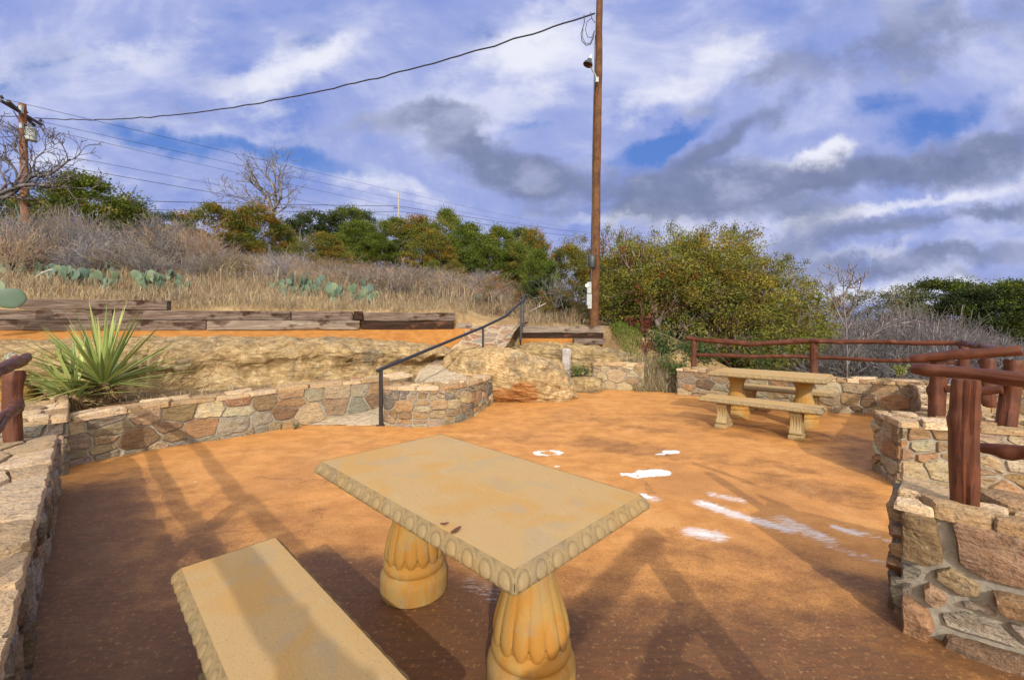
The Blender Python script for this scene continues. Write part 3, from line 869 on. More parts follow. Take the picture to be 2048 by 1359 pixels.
LEDGE_BOT = catmull([Vector((-9.6, 5.6, 0.25)), Vector((-6.6, 5.9, 0.32)), Vector((-5.2, 6.5, 0.36)), Vector((-3.6, 7.2, 0.40)), Vector((-2.4, 7.9, 0.42)), Vector((-1.55, 8.6, 0.55)), Vector((-1.15, 9.2, 0.72))], 8)
LEDGE_TOP = catmull([Vector((-9.9, 6.9, 1.30)), P(0, 681, 7.3), P(260, 674, 7.9), P(520, 673, 8.6), P(720, 676, 9.2), P(860, 688, 9.6), P(930, 700, 10.0)], 8)

def build_ledge():
    nu, nv = 380, 64
    V = []
    loc = Vector((-4, 7.6, 0.3))
    for i in range(nu):
        u = i / (nu - 1)
        a, b = polyline_at(LEDGE_BOT, u), polyline_at(LEDGE_TOP, u)
        t = polyline_at(LEDGE_BOT, min(1, u + 0.01)) - polyline_at(LEDGE_BOT, max(0, u - 0.01))
        out = Vector((t.y, -t.x, 0)).normalized()
        for j in range(nv):
            v = j / (nv - 1)
            # undercut foot, bulging brow, sloping back
            h = 1 - (1 - min(1.0, v * 1.35)) ** 1.6
            back = v ** 1.5
            p = Vector((a.x + (b.x - a.x) * back, a.y + (b.y - a.y) * back, a.z - 0.1 + (b.z - a.z + 0.1) * h))
            hollow = math.exp(-((v - 0.20) / 0.13) ** 2) * (0.22 + 0.18 * noise.noise(Vector((u * 9, 0, 3))))
            brow = math.exp(-((v - 0.48) / 0.17) ** 2) * 0.16
            q3 = p * 1.0
            d = noise.fractal(Vector((q3.x * 1.1, q3.y * 1.1, q3.z * 2.2)), 0.9, 2.0, 5) * 0.13
            st = noise.fractal(Vector((q3.x * 0.9, q3.y * 0.9, q3.z * 9.0)), 0.8, 2.1, 5) * 0.075
            rg = noise.fractal(q3 * 7.0, 0.7, 2.1, 5) * 0.028 - abs(noise.noise(Vector((q3.x * 3.1, q3.y * 3.1, q3.z * 7.0)))) * 0.045
            e = min(1.0, (1 - v) * 6 + 0.15)
            p = p + out * ((brow - hollow + d + st) * e + rg)
            p.z += (noise.fractal(Vector((q3.x * 2, q3.y * 2, 5)), 0.8, 2.0, 4) * 0.05 + rg * 0.6)
            V.append(p - loc)
    i = np.arange(nu * nv).reshape(nu, nv)
    Q = np.stack([i[:-1, :-1].ravel(), i[1:, :-1].ravel(), i[1:, 1:].ravel(), i[:-1, 1:].ravel()], 1)
    o = link("rock_ledge", fast_mesh("rock_ledge", np.array(V), Q, M_LEDGE, smooth=True), None, loc)
    tag(o, "long natural limestone ledge between the planter wall and the timber ties", "rock")

build_ledge()

def build_footing():
    V = []
    n = 70
    for i in range(n):
        u = i / (n - 1)
        a = polyline_at(LEDGE_TOP, u)
        X = a.x
        yb = float(yt(X)) - 0.02 + 0.12
        wob = noise.noise(Vector((u * 20, 0, 0))) * 0.02
        fr = (a.x, a.y - 0.10, a.z - 0.10)
        V += [fr, (a.x, a.y + 0.12, a.z + 0.005 + wob), (a.x + (yb - a.y) * 0.1, yb - 0.16, 1.345 + wob * 0.4), (a.x + (yb - a.y) * 0.1, yb, 1.44), (a.x + (yb - a.y) * 0.1, yb + 0.1, 1.72 if X < -1.5 else 1.44)]
    V = np.array(V)
    i = np.arange(n * 5).reshape(n, 5)
    Q = np.stack([i[:-1, :-1].ravel(), i[1:, :-1].ravel(), i[1:, 1:].ravel(), i[:-1, 1:].ravel()], 1)
    loc = np.array([-4.0, 8.5, 1.3])
    o = link("concrete_footing", fast_mesh("concrete_footing", V - loc, Q, M_STAINCONC, smooth=True), None, tuple(loc))
    tag(o, "strip of orange stained concrete under the long stack of timber ties", "footing")

build_footing()

def rock_blob(name, label, c, rad, rz=0.0, tilt=(0, 0), boxy=2.6, seed=0, mat=None, amp=0.12, sub=6, strat=0.05, freq=1.6):
    import bmesh
    bm = bmesh.new()
    bmesh.ops.create_icosphere(bm, subdivisions=sub, radius=1.0)
    R = Matrix.Rotation(rz, 3, 'Z') @ Matrix.Rotation(tilt[0], 3, 'X') @ Matrix.Rotation(tilt[1], 3, 'Y')
    for v in bm.verts:
        p = v.co.copy()
        k2 = (abs(p.x) ** boxy + abs(p.y) ** boxy + abs(p.z) ** boxy) ** (-1.0 / boxy)
        nrm = p.normalized()
        p = Vector((p.x * k2 * rad[0], p.y * k2 * rad[1], p.z * k2 * rad[2]))
        sv = Vector((seed * 7.3, seed * 3.1, 0))
        d = noise.fractal(p * freq + sv, 0.9, 2.0, 5) * amp
        d += noise.fractal(Vector((p.x * 1.2, p.y * 1.2, p.z * 11)) + sv, 0.8, 2.1, 5) * strat
        d += noise.fractal(p * 8 + sv, 0.8, 2.1, 4) * 0.018
        d -= abs(noise.noise(p * 2.3 + sv)) * amp * 0.5
        v.co = R @ (p + nrm * d)
    me = bpy.data.meshes.new(name)
    bm.to_mesh(me); bm.free()
    me.polygons.foreach_set('use_smooth', np.ones(len(me.polygons), bool))
    me.materials.append(mat or M_LEDGE)
    o = link(name, me, None, c)
    return tag(o, label, "rock")

M_BOULDER = mat_rock("pale_boulder_limestone", (1.72, 1.62, 1.52), orange=[((-0.02, -0.90, -0.26), (0.50, 0.55, 0.28)), ((0.28, -0.75, -0.10), (0.28, 0.5, 0.26))], dark=0.55)
M_LEDGE2 = mat_rock("side_ledge_limestone", (1.34, 1.30, 1.18), dark=0.8)
rock_blob("boulder", "big pale boulder with a broken orange face beside the curved wall", (-0.05, 8.95, 0.30), (1.42, 1.00, 0.62), math.radians(6), (math.radians(-12), math.radians(14)), 2.5, 1, M_BOULDER, 0.10, 7, 0.028)
rock_blob("rock_ledge", "flat topped rock ledge behind the grey stump and small wall", (1.45, 10.75, 0.50), (1.55, 0.75, 0.47), math.radians(3), (0, math.radians(4)), 3.4, 4, M_LEDGE2, 0.10, 7, 0.07, 1.4)
rock_blob("rock", "smaller grey rock at the right end of the flat ledge", (3.05, 10.75, 0.46), (0.62, 0.55, 0.33), 0.2, (0, math.radians(8)), 3.0, 6, M_LEDGE2, 0.10, 6, 0.06)
rock_blob("rock", "low rounded rock between the boulder and the grey stump", (0.62, 9.85, 0.42), (0.62, 0.5, 0.32), 0.4, (0, 0.2), 2.5, 9, M_BOULDER, 0.08, 6, 0.05)
M_YROCK = mat_rock("yellow_lichen_rock", (1.25, 1.0, 0.45), dark=0.3)
rock_blob("boulder", "yellowish boulder behind the red log post at far left", (-6.6, 5.05, 0.52), (0.75, 0.42, 0.38), 0.3, (0, 0), 2.4, 12, M_YROCK, 0.10, 5, 0.03)
rock_blob("stone", "long pale curb stone closing the little weed bed by the stump", (1.58, 9.42, 0.12), (0.36, 0.17, 0.20), math.radians(-8), (0, 0), 4.0, 15, M_LEDGE2, 0.03, 5, 0.02)
rock_blob("stone", "flat stone under the middle post of the black handrail", (-0.30, 9.05, 0.72), (0.45, 0.35, 0.16), 0.5, (0, 0), 2.6, 18, M_LEDGE2, 0.05, 5, 0.03)

def build_ramp():
    L = [Vector((-3.05, 6.32, 0.006)), Vector((-2.35, 6.90, 0.10)), Vector((-1.85, 7.5, 0.30)), Vector((-1.8, 8.4, 0.60)), P(893, 712, 9.4), P(922, 690, 9.8), P(932, 664, 10.6), P(936, 653, 11.0), Vector((-1.2, 12.2, 1.50))]
    R = [Vector((-1.98, 6.30, 0.006)), Vector((-1.72, 6.55, 0.10)), Vector((-1.15, 7.2, 0.30)), Vector((-0.55, 8.1, 0.55)), P(1000, 712, 9.0), P(1018, 692, 9.7), P(1034, 664, 10.6), P(1045, 653, 11.0), Vector((0.5, 12.2, 1.47))]
    nu, nv = 150, 60
    V = []
    for i in range(nu):
        a, b = polyline_at(L, i / (nu - 1)), polyline_at(R, i / (nu - 1))
        for j in range(nv):
            p = a.lerp(b, j / (nv - 1))
            p.z += noise.fractal(p * 2.5, 0.8, 2, 4) * 0.02 + 0.10 * smooth01(abs(j / (nv - 1) - 0.5), 0.42, 0.5) * smooth01(i, 60, 90)
            V.append(p)
    i = np.arange(nu * nv).reshape(nu, nv)
    Q = np.stack([i[:-1, :-1].ravel(), i[1:, :-1].ravel(), i[1:, 1:].ravel(), i[:-1, 1:].ravel()], 1)
    m, nt, b = material("flagstone_paving")
    co = objco(nt)
    wv = nd(nt, 'ShaderNodeVectorMath', {0: nz(nt, co, 6.0, 3.0, out=1), 'Scale': 0.10}, operation='SCALE').outputs[0]
    cw = mapv(nt, nd(nt, 'ShaderNodeVectorMath', {0: co, 1: wv}, operation='ADD').outputs[0], (1, 1.0, 0.3))
    e = nd(nt, 'ShaderNodeTexVoronoi', {'Vector': cw, 'Scale': 3.6}, feature='DISTANCE_TO_EDGE').outputs[0]
    cell = nd(nt, 'ShaderNodeTexVoronoi', {'Vector': cw, 'Scale': 3.6}, feature='F1').outputs['Color']
    cs = nd(nt, 'ShaderNodeSeparateColor', {0: cell}).outputs[0]
    st = ramp(nt, cs, [(0.0, (0.21, 0.09, 0.045)), (0.35, (0.25, 0.12, 0.06)), (0.5, (0.20, 0.175, 0.135)), (0.75, (0.23, 0.105, 0.05)), (1.0, (0.33, 0.25, 0.155))])
    fz = nz(nt, co, 18.0, 5.0, 0.65)
    st = mixc(nt, mth(nt, 'MULTIPLY', step(nt, fz, 0.45, 0.7), 0.5), st, (0.45, 0.34, 0.22))
    mort = mixc(nt, step(nt, fz, 0.35, 0.65), (0.33, 0.255, 0.165), (0.42, 0.345, 0.24))
    oy = nd(nt, 'ShaderNodeSeparateXYZ', {0: co}).outputs[1]
    setc(nt, b, mixc(nt, mth(nt, 'MULTIPLY', step(nt, e, 0.06, 0.10), step(nt, oy, 0.0, 0.25)), mort, st))
    b.inputs['Roughness'].default_value = 0.9
    bump(nt, b, mth(nt, 'ADD', step(nt, e, 0.03, 0.12), mth(nt, 'MULTIPLY', fz, 0.4)), 0.7, 0.015)
    loc = Vector((-1.2, 8.5, 0.5))
    o = link("path", fast_mesh("path", np.array(V) - np.array(loc), Q, m, smooth=True), None, loc)
    tag(o, kind='structure')

build_ramp()

# ------------------------------------------------------------------ timber ties
def tie(label, px0, px1, z0, z1, mat=None, dy=0.0, depth=0.22, seed=0, yline=None, wear=1.0):
    """a beam whose front face stands on the tie line between two pixels"""
    def on(px):
        t = (px - CX) / F
        if yline is None:
            Y = (10.95 - 0.08 + dy) / (1 - 0.307 * t)
        else:
            Y = yline + dy
        return Vector((t * Y, Y, 0))
    a, b = on(px0), on(px1)
    L = (b - a).length
    h = z1 - z0
    nx = max(6, int(L / 0.045)); ny, nz2 = 5, 6
    V, Fc = [], []
    rnd = random.Random(seed)
    sv = Vector((rnd.uniform(0, 90), rnd.uniform(0, 90), rnd.uniform(0, 90)))
    # ring of points around the section, swept along x
    ring = []
    for k in range(ny): ring.append((-0.5 + k / ny, -0.5))
    for k in range(nz2): ring.append((0.5, -0.5 + k / nz2))
    for k in range(ny): ring.append((0.5 - k / ny, 0.5))
    for k in range(nz2): ring.append((-0.5, 0.5 - k / nz2))
    m = len(ring)
    for i in range(nx + 1):
        x = -L / 2 + L * i / nx
        endr = 1 - 0.05 * math.exp(-min(i, nx - i) / 1.0)
        for (y, z) in ring:
            r = math.hypot(y, z)
            rr = 0.965 if r > 0.62 else 1.0
            p = Vector((x, y * depth * rr * endr, z * h * rr * endr))
            d = noise.fractal(Vector((x * 1.2, p.y * 9, p.z * 13)) + sv, 0.8, 2.1, 4) * 0.012 * wear
            g = max(0.0, noise.noise(Vector((x * 0.9, p.y * 5, p.z * 11)) + sv * 2) - 0.25) * 0.05 * wear
            f = 1 - (g + d) / max(0.05, r * h)
            p.y *= f; p.z *= f
            p.z += noise.noise(Vector((x * 0.8, 3, 1)) + sv) * 0.008 * wear
            V.append(p)
    for i in range(nx):
        for j in range(m):
            Fc.append((i * m + j, i * m + (j + 1) % m, (i + 1) * m + (j + 1) % m, (i + 1) * m + j))
    Fc.append(tuple(range(m))[::-1]); Fc.append(tuple(range(nx * m, nx * m + m)))
    mb = MB(); mb.add(V, Fc)
    mid = (a + b) / 2
    ang = math.atan2(b.y - a.y, b.x - a.x)
    nrm = Vector((-math.sin(ang), math.cos(ang), 0))
    o = mb.build("railroad_tie", mat or M_TIE, None, mid + nrm * depth / 2 + Vector((0, 0, (z0 + z1) / 2)), angle=45)
    o.rotation_euler = (0, 0, ang)
    return tag(o, label, "timber tie", "timber ties edging the terrace")

Z1, Z2, Z3, Z4 = 1.365, 1.567, 1.772, 1.975
tie("top tie of the stack at left, lying alone above the yucca", 36, 333, Z3 + 0.004, Z4, None, 0.06, seed=1)
tie("ragged left tie of the middle course behind the yucca tips", -30, 224, Z2 + 0.004, Z3, None, 0.04, seed=2, wear=1.6)
tie("long grey tie of the middle course under the end of the top tie", 227, 581, Z2 + 0.004, Z3, None, 0.04, seed=3)
tie("middle course tie left of the square butt end of a sleeper", 583, 705, Z2 + 0.004, Z3, None, 0.05, seed=4)
tie("square butt end of a tie set crosswise between two middle course ties", 707, 725, Z2 + 0.004, Z3 + 0.01, M_TIEDARK, -0.02, 0.6, seed=5)
tie("middle course tie at the right end of the long stack over the black tie", 728, 911, Z2 - 0.004, Z3 - 0.012, None, 0.03, seed=6)
tie("long bottom tie at left resting on the orange concrete behind the yucca", -40, 411, Z1, Z2, None, 0, seed=7)
tie("pale bottom tie with rust marks in the middle of the long stack", 413, 719, Z1, Z2, M_TIELIGHT, -0.04, seed=8)
tie("black tarred bottom tie at the right end of the long stack", 722, 908, Z1 - 0.01, Z2 - 0.02, M_TIEDARK, 0.0, seed=9)
tie("short grey tie stub beside the flagstone ramp", 911, 943, Z1, Z2 - 0.06, M_TIELIGHT, 0.05, seed=10)
tie("grey top tie right of the handrail in front of the tall pole", 1042, 1208, 1.255, 1.425, M_TIELIGHT, 0, 0.24, seed=11, yline=11.2)
tie("black tarred tie under the grey tie right of the handrail", 1042, 1207, 1.115, 1.25, M_TIEDARK, 0.05, 0.24, seed=12, yline=11.2)
tie("small loose looking tie at the lower right of the short stack", 1148, 1211, 0.965, 1.11, M_TIE, -0.12, 0.2, seed=13, yline=11.2)
mbf = MB()
mbf.box((0, 0, 0), (2.15, 0.30, 0.36))
o = mbf.build("concrete_footing", M_STAINCONC, None, (1.32, 11.42, 0.93), smooth=False, angle=None)
tag(o, "patch of orange stained concrete under the short tie stack by the pole", "footing")

# ------------------------------------------------------------------ picnic tables and benches
def edge_profile(th):
    """(inset, z) points of the moulded edge from the top lip to the underside"""
    pts = [(0.030, 0.0), (0.026, -0.004), (0.024, -0.008)]
    n = 12
    for i in range(1, n + 1):
        a = i / n
        pts.append((0.022 * (1 - math.sin(a * math.pi * 0.62)) ** 1.0 * 1.0 if a < 0.8 else 0.022 * (1 - math.sin(0.8 * math.pi * 0.62)) + (a - 0.8) * 0.06, -0.010 - a * (th - 0.016)))
    pts.append((0.030, -th))
    return pts

def slab(root, L, W, zt, th, pitch, name, top_mat=None):
    """moulded slab: plain top, and the egg and dart edge as a part of its own"""
    prof = edge_profile(th)
    # top with slightly uneven surface
    nx, ny = max(8, int(L / 0.03)), max(6, int(W / 0.03))
    ins = prof[0][0]
    V, Fc = [], []
    for i in range(nx + 1):
        for j in range(ny + 1):
            x = -L / 2 + ins + (L - 2 * ins) * i / nx; y = -W / 2 + ins + (W - 2 * ins) * j / ny
            z = zt + noise.noise(Vector((x * 3, y * 3, zt * 9))) * 0.0012
            if i in (0, nx) or j in (0, ny):
                z = zt - 0.0012
                x += noise.noise(Vector((x * 40, y * 40, 1))) * 0.0015; y += noise.noise(Vector((x * 40, y * 40, 7))) * 0.0015
            V.append((x, y, z))
    for i in range(nx):
        for j in range(ny):
            a = i * (ny + 1) + j
            Fc.append((a, a + ny + 1, a + ny + 2, a + 1))
    k = len(V)
    e = prof[-1][0]
    V += [(-L / 2 + e, -W / 2 + e, zt - th), (L / 2 - e, -W / 2 + e, zt - th), (L / 2 - e, W / 2 - e, zt - th), (-L / 2 + e, W / 2 - e, zt - th)]
    Fc.append((k, k + 3, k + 2, k + 1))
    mb = MB(); mb.add(V, Fc)
    tp = mb.build(name, top_mat or M_TOP, root, smooth=True, angle=50)
    # moulding: a fine grid along each side pressed with eggs and rings
    Vs, Qs, Gs = [], [], []
    base = 0
    acc = [0.0]
    for a, b in zip(prof, prof[1:]): acc.append(acc[-1] + math.hypot(b[0] - a[0], b[1] - a[1]))
    fine = []
    nt_ = 22
    for i in range(nt_ + 1):
        s = acc[-1] * i / nt_
        j = 0
        while j < len(acc) - 2 and acc[j + 1] < s: j += 1
        f = (s - acc[j]) / (acc[j + 1] - acc[j])
        fine.append((prof[j][0] + (prof[j + 1][0] - prof[j][0]) * f, prof[j][1] + (prof[j + 1][1] - prof[j][1]) * f, s))
    for side in range(4):
        ln, wd = (L, W) if side % 2 == 0 else (W, L)
        n = int(ln / 0.0055)
        cnt = max(2, round(ln / pitch)); pt = ln / cnt
        ang = side * math.pi / 2
        ca, sa = math.cos(ang), math.sin(ang)
        pts = np.zeros((n + 1, nt_ + 1, 3)); grm = np.zeros((n + 1, nt_ + 1))
        for i in range(n + 1):
            u = i / n
            for j, (inn, z, s) in enumerate(fine):
                x = (-ln / 2 + inn) + (ln - 2 * inn) * u
                y = -wd / 2 + inn
                sp = ((u * cnt) % 1.0 - 0.5) * pt
                vp = s - acc[-1] * 0.45
                ee = math.hypot(sp / (pt * 0.30), vp / (th * 0.36))
                d = 0.0
                if ee < 1: d = 0.0062 * math.sqrt(1 - ee * ee)
                d -= 0.0032 * math.exp(-((ee - 1.07) / 0.10) ** 2)
                d += 0.0030 * math.exp(-((ee - 1.33) / 0.11) ** 2)
                d += 0.0022 * math.exp(-((ee - 1.62) / 0.08) ** 2) * (1 if abs(sp) > pt * 0.2 else 0.3)
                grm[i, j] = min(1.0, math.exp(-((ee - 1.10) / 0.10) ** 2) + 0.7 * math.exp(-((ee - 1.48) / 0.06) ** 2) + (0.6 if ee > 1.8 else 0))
                w = smooth01(j, 2.0, 4.5) * (1 - smooth01(j, nt_ - 3.0, nt_ - 1.0))
                jag = noise.noise(Vector((x * 55, side * 9.0, j * 0.7))) * 0.0012 if 0 < j < nt_ else 0
                y -= d * w + jag
                pts[i, j] = (ca * x - sa * y, sa * x + ca * y, zt + z)
        Vs.append(pts.reshape(-1, 3)); Gs.append(grm.ravel())
        ii = np.arange((n + 1) * (nt_ + 1)).reshape(n + 1, nt_ + 1) + base
        Qs.append(np.stack([ii[:-1, :-1].ravel(), ii[:-1, 1:].ravel(), ii[1:, 1:].ravel(), ii[1:, :-1].ravel()], 1))
        base += pts.shape[0] * pts.shape[1]
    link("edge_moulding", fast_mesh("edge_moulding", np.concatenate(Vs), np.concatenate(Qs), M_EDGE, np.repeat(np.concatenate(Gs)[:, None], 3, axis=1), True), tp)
    return tp

def pedestal(root, x, H2):
    """fluted flaring column on a stepped round base"""
    nfl = 14
    mb = MB()
    prof = [(0.150, 0.205), (0.156, 0.213), (0.158, 0.235), (0.150, 0.285), (0.136, 0.335), (0.119, 0.39), (0.104, 0.44), (0.097, 0.485), (0.098, 0.53), (0.108, 0.575), (0.128, 0.615), (0.152, 0.65), (0.168, H2)]
    def fl(r, z, a):
        s = abs(math.sin(a * nfl / 2)) ** 0.6
        amt = 0.030 + 0.040 * smooth01(z, 0.42, 0.22)
        z2 = z
        if z < 0.24: z2 = z - (s - 0.6) * 0.055 * (0.24 - z) / 0.035
        return r * (1 - amt * 0.55 + amt * s), z2
    mb.lathe(prof, n=168, fn=fl)
    shaft = mb.build("fluted_pedestal", M_PED, root, (x, 0, 0), angle=60)
    mb2 = MB()
    prof2 = [(0.176, 0.0), (0.184, 0.006), (0.187, 0.03), (0.187, 0.085), (0.184, 0.105), (0.174, 0.122), (0.163, 0.130), (0.161, 0.136), (0.168, 0.148), (0.169, 0.165), (0.162, 0.182), (0.150, 0.192), (0.146, 0.198), (0.150, 0.206), (0.148, 0.222), (0.13, 0.23)]
    mb2.lathe(prof2, n=64, fn=lambda r, z, a: (r * (1 + 0.006 * noise.noise(Vector((math.cos(a) * 3, math.sin(a) * 3, z * 9)))), z))
    mb2.build("base", M_PED, shaft, angle=35)

def scroll_leg(root, x, H2):
    mb = MB()
    prof = [(0.120, 0.045), (0.132, 0.060), (0.140, 0.080), (0.140, 0.100), (0.130, 0.122), (0.110, 0.140), (0.098, 0.160), (0.093, 0.19), (0.096, 0.22), (0.106, 0.25), (0.124, 0.28), (0.141, 0.305), (0.149, 0.325), (0.148, 0.343), (0.138, H2)]
    nw, wdt = 30, 0.128
    rows = []
    for s in (-1, 1):
        for (hw, z) in prof:
            rr = []
            for i in range(nw + 1):
                w = -wdt / 2 + wdt * i / nw
                g = abs(math.sin((i / nw) * math.pi * 4)) ** 0.7
                e = smooth01(min(i, nw - i), 0, 1.5)
                rr.append(Vector((w, s * (hw - 0.011 * (1 - g) * e * (1 if 0.07 < z < H2 - 0.01 else 0.25)), z)))
            rows.append(rr)
    m = len(prof)
    vs = [p for r in rows for p in r]
    fs = []
    w1 = nw + 1
    for s in range(2):
        for j in range(m - 1):
            for i in range(nw):
                a = (s * m + j) * w1 + i
                fs.append((a, a + 1, a + w1 + 1, a + w1))
    for i in (0, nw):
        for j in range(m - 1):
            fs.append((j * w1 + i, (j + 1) * w1 + i, (m + j + 1) * w1 + i, (m + j) * w1 + i))
    mb.add(vs, fs)
    # scroll rolls at foot and shoulder
    for s in (-1, 1):
        for (yy2, zz2, rr2) in ((0.118, 0.088, 0.030), (0.126, 0.325, 0.026)):
            Mx = Matrix.Rotation(math.radians(90), 3, 'Y')
            mb.lathe([(rr2 * 0.55, -wdt / 2 - 0.008), (rr2, -wdt / 2 - 0.004), (rr2, wdt / 2 + 0.004), (rr2 * 0.55, wdt / 2 + 0.008)], (0, s * yy2, zz2), 20, M=Mx)
    leg = mb.build("leg", M_LEG, root, (x, 0, 0), angle=45)
    mb3 = MB()
    mb3.lathe([(0.94, 0.0), (1.0, 0.006), (1.0, 0.046), (0.95, 0.054)], n=4, fn=lambda r, z, a: (r, z), M=Matrix.Rotation(math.pi / 4, 3, 'Z'))
    mb3.v = [(vx * 0.078 / 0.7071, vy * 0.158 / 0.7071, vz) for vx, vy, vz in mb3.v]
    mb3.build("plinth", M_LEG, leg, angle=30)

def picnic_table(label, x, y, rz):
    t = thing("picnic_table", label, "picnic table", (x, y, 0), "cast concrete picnic tables", rz)
    tp = slab(t, 1.537, 0.863, 0.75, 0.074, 0.088, "tabletop")
    pedestal(t, -0.447, 0.675); pedestal(t, 0.447, 0.675)
    return t

def bench(label, x, y, rz, L=1.441):
    t = thing("bench", label, "bench", (x, y, 0), "cast concrete benches", rz)
    slab(t, L + 0.055, 0.440, 0.43, 0.068, 0.084, "seat")
    scroll_leg(t, -0.45, 0.360); scroll_leg(t, 0.45, 0.360)
    return t

T1 = picnic_table("large buff concrete picnic table with egg moulded edge in the foreground", -0.239, 2.121, -0.776)
B1 = bench("buff concrete bench with a grey shadow band in the lower left foreground", -0.814, 1.515, -0.776)
T2 = copy_tree(T1); T2.location = (3.939, 6.554, 0); T2.rotation_euler = (0, 0, -0.738)
T2['label'] = "far buff concrete picnic table between two benches near the back wall"
B2 = copy_tree(B1); B2.location = (3.424, 5.935, 0); B2.rotation_euler = (0, 0, -0.738)
B2['label'] = "buff bench with scroll legs on the near side of the far picnic table"
B3 = copy_tree(B1); B3.location = (4.50, 7.16, 0); B3.rotation_euler = (0, 0, -0.738)
B3['label'] = "buff bench half hidden between the far picnic table and the back wall"

# two fallen leaves on the near table top
def leaf_on(px, py, z, ang, ln, label):
    mb = MB()
    n = 8
    vs = []
    for i in range(n + 1):
        t = i / n
        w = math.sin(math.pi * t) ** 0.8 * 0.16 * ln
        vs += [Vector((ln * (t - 0.5), -w, 0.004 + 0.006 * abs(t - 0.4))), Vector((ln * (t - 0.5), w, 0.006 + 0.006 * abs(t - 0.4)))]
    fs = [(2 * i, 2 * i + 2, 2 * i + 3, 2 * i + 1) for i in range(n)]
    mb.add(vs + [p - Vector((0, 0, 0.0008)) for p in vs], fs + [tuple(k2 + 2 * n + 2 for k2 in f[::-1]) for f in fs])
    o = mb.build("fallen_leaf", M_DEADLEAF, None, G(px, py, z))
    o.rotation_euler = (0, 0, ang)
    tag(o, label, "leaf")
M_DEADLEAF = mat_simple("dead_leaf", (0.09, 0.035, 0.022), (0.14, 0.06, 0.03), 60, 0.7, 0.2, 0.001)
leaf_on(912, 1062, 0.751, 1.0, 0.060, "larger brown fallen leaf on the near tabletop")
leaf_on(889, 1049, 0.751, 0.1, 0.034, "smaller brown fallen leaf on the near tabletop")

# ------------------------------------------------------------------ log fences
def log_mesh(L, r0, r1, seed, name, mat, rough=1.0, ns=28, bend=0.02):
    rnd = random.Random(seed)
    sv = Vector((rnd.uniform(0, 60), rnd.uniform(0, 60), rnd.uniform(0, 60)))
    nr = max(8, int(L / 0.025))
    knots = [(rnd.random() * L, rnd.uniform(0, 2 * math.pi), rnd.uniform(0.012, 0.028)) for _ in range(max(3, int(L * 5)))]
    V = []
    for i in range(nr + 1):
        t = i / nr; z = L * t
        ox = noise.noise(Vector((z * 1.6, 0, 0)) + sv) * bend; oy = noise.noise(Vector((0, z * 1.6, 5)) + sv) * bend
        rr = (r0 + (r1 - r0) * t) * (1 + 0.10 * noise.noise(Vector((z * 2.6, 9, 2)) + sv) * rough)
        if i == 0 or i == nr: rr *= 0.93
        for j in range(ns):
            a = 2 * math.pi * j / ns
            c, s = math.cos(a), math.sin(a)
            d = noise.noise(Vector((c * 1.3, s * 1.3, z * 2.2)) + sv) * 0.16 * rough
            cr = noise.noise(Vector((c * 4.5, s * 4.5, z * 0.9)) + sv * 1.7)
            d -= max(0, cr - 0.22) * 0.55 * rough
            rad = rr * (1 + d)
            for (kz, ka, kr) in knots:
                da = (a - ka + math.pi) % (2 * math.pi) - math.pi
                e = ((z - kz) / 0.035) ** 2 + (da * rr / 0.03) ** 2
                if e < 6: rad += kr * rough * math.exp(-e) - 0.35 * kr * rough * math.exp(-e * 5)
            V.append((ox + rad * c, oy + rad * s, z))
    Fc = []
    for i in range(nr):
        for j in range(ns):
            Fc.append((i * ns + j, i * ns + (j + 1) % ns, (i + 1) * ns + (j + 1) % ns, (i + 1) * ns + j))
    Fc.append(tuple(range(ns))[::-1]); Fc.append(tuple(range(nr * ns, nr * ns + ns)))
    mb = MB(); mb.add(V, Fc)
    return mb.mesh(name, mat, True, False, 50)

def log_between(name, a, b, r0, r1, seed, parent, mat=None, rough=1.0, bend=0.02):
    a, b = Vector(a), Vector(b)
    d = b - a
    me = log_mesh(d.length, r0, r1, seed, name, mat or M_REDLOG, rough, bend=bend)
    o = link(name, me, parent, a - (parent.location if parent else Vector()))
    o.rotation_euler = d.to_track_quat('Z', 'Y').to_euler()
    return o

def V3(p, z): return Vector((p.x, p.y, z))

# far fence on the back wall
pA = V3(P(1388, 700, 9.20), 0.50); pB = V3(P(1628, 700, 7.72), 0.52); pC = V3(P(1926, 700, 6.25), 0.55); pD = V3(P(1977, 700, 4.95), 0.56)
f1 = thing("log_fence", "red stained log fence on the back wall behind the far picnic table", "fence", V3(pA, 0.5), "red log fences")
log_between("post", pA, V3(pA, 1.145), 0.056, 0.05, 1, f1)
log_between("post", pB, V3(pB, 1.21), 0.066, 0.058, 2, f1)
log_between("post", pC, V3(pC, 1.16), 0.070, 0.062, 3, f1)
log_between("post", V3(pD, 0.54), V3(pD, 1.10), 0.075, 0.07, 4, f1)
ra = P(1371, 676, 9.30)
log_between("top_rail", ra, P(1500, 689, 8.42), 0.050, 0.052, 5, f1, bend=0.03)
log_between("top_rail", P(1496, 689, 8.44), P(1632, 681, 7.70), 0.052, 0.046, 6, f1, bend=0.03)
log_between("top_rail", P(1622, 681, 7.72), P(1930, 687, 6.22), 0.040, 0.036, 7, f1, bend=0.02)
log_between("top_rail", P(1918, 687, 6.25), P(2000, 700, 4.75), 0.042, 0.045, 8, f1)
log_between("middle_rail", P(1392, 709, 9.18), P(1628, 714, 7.74), 0.036, 0.034, 9, f1, bend=0.02)
log_between("middle_rail", P(1630, 714, 7.72), P(1926, 727, 6.25), 0.034, 0.032, 10, f1, bend=0.02)
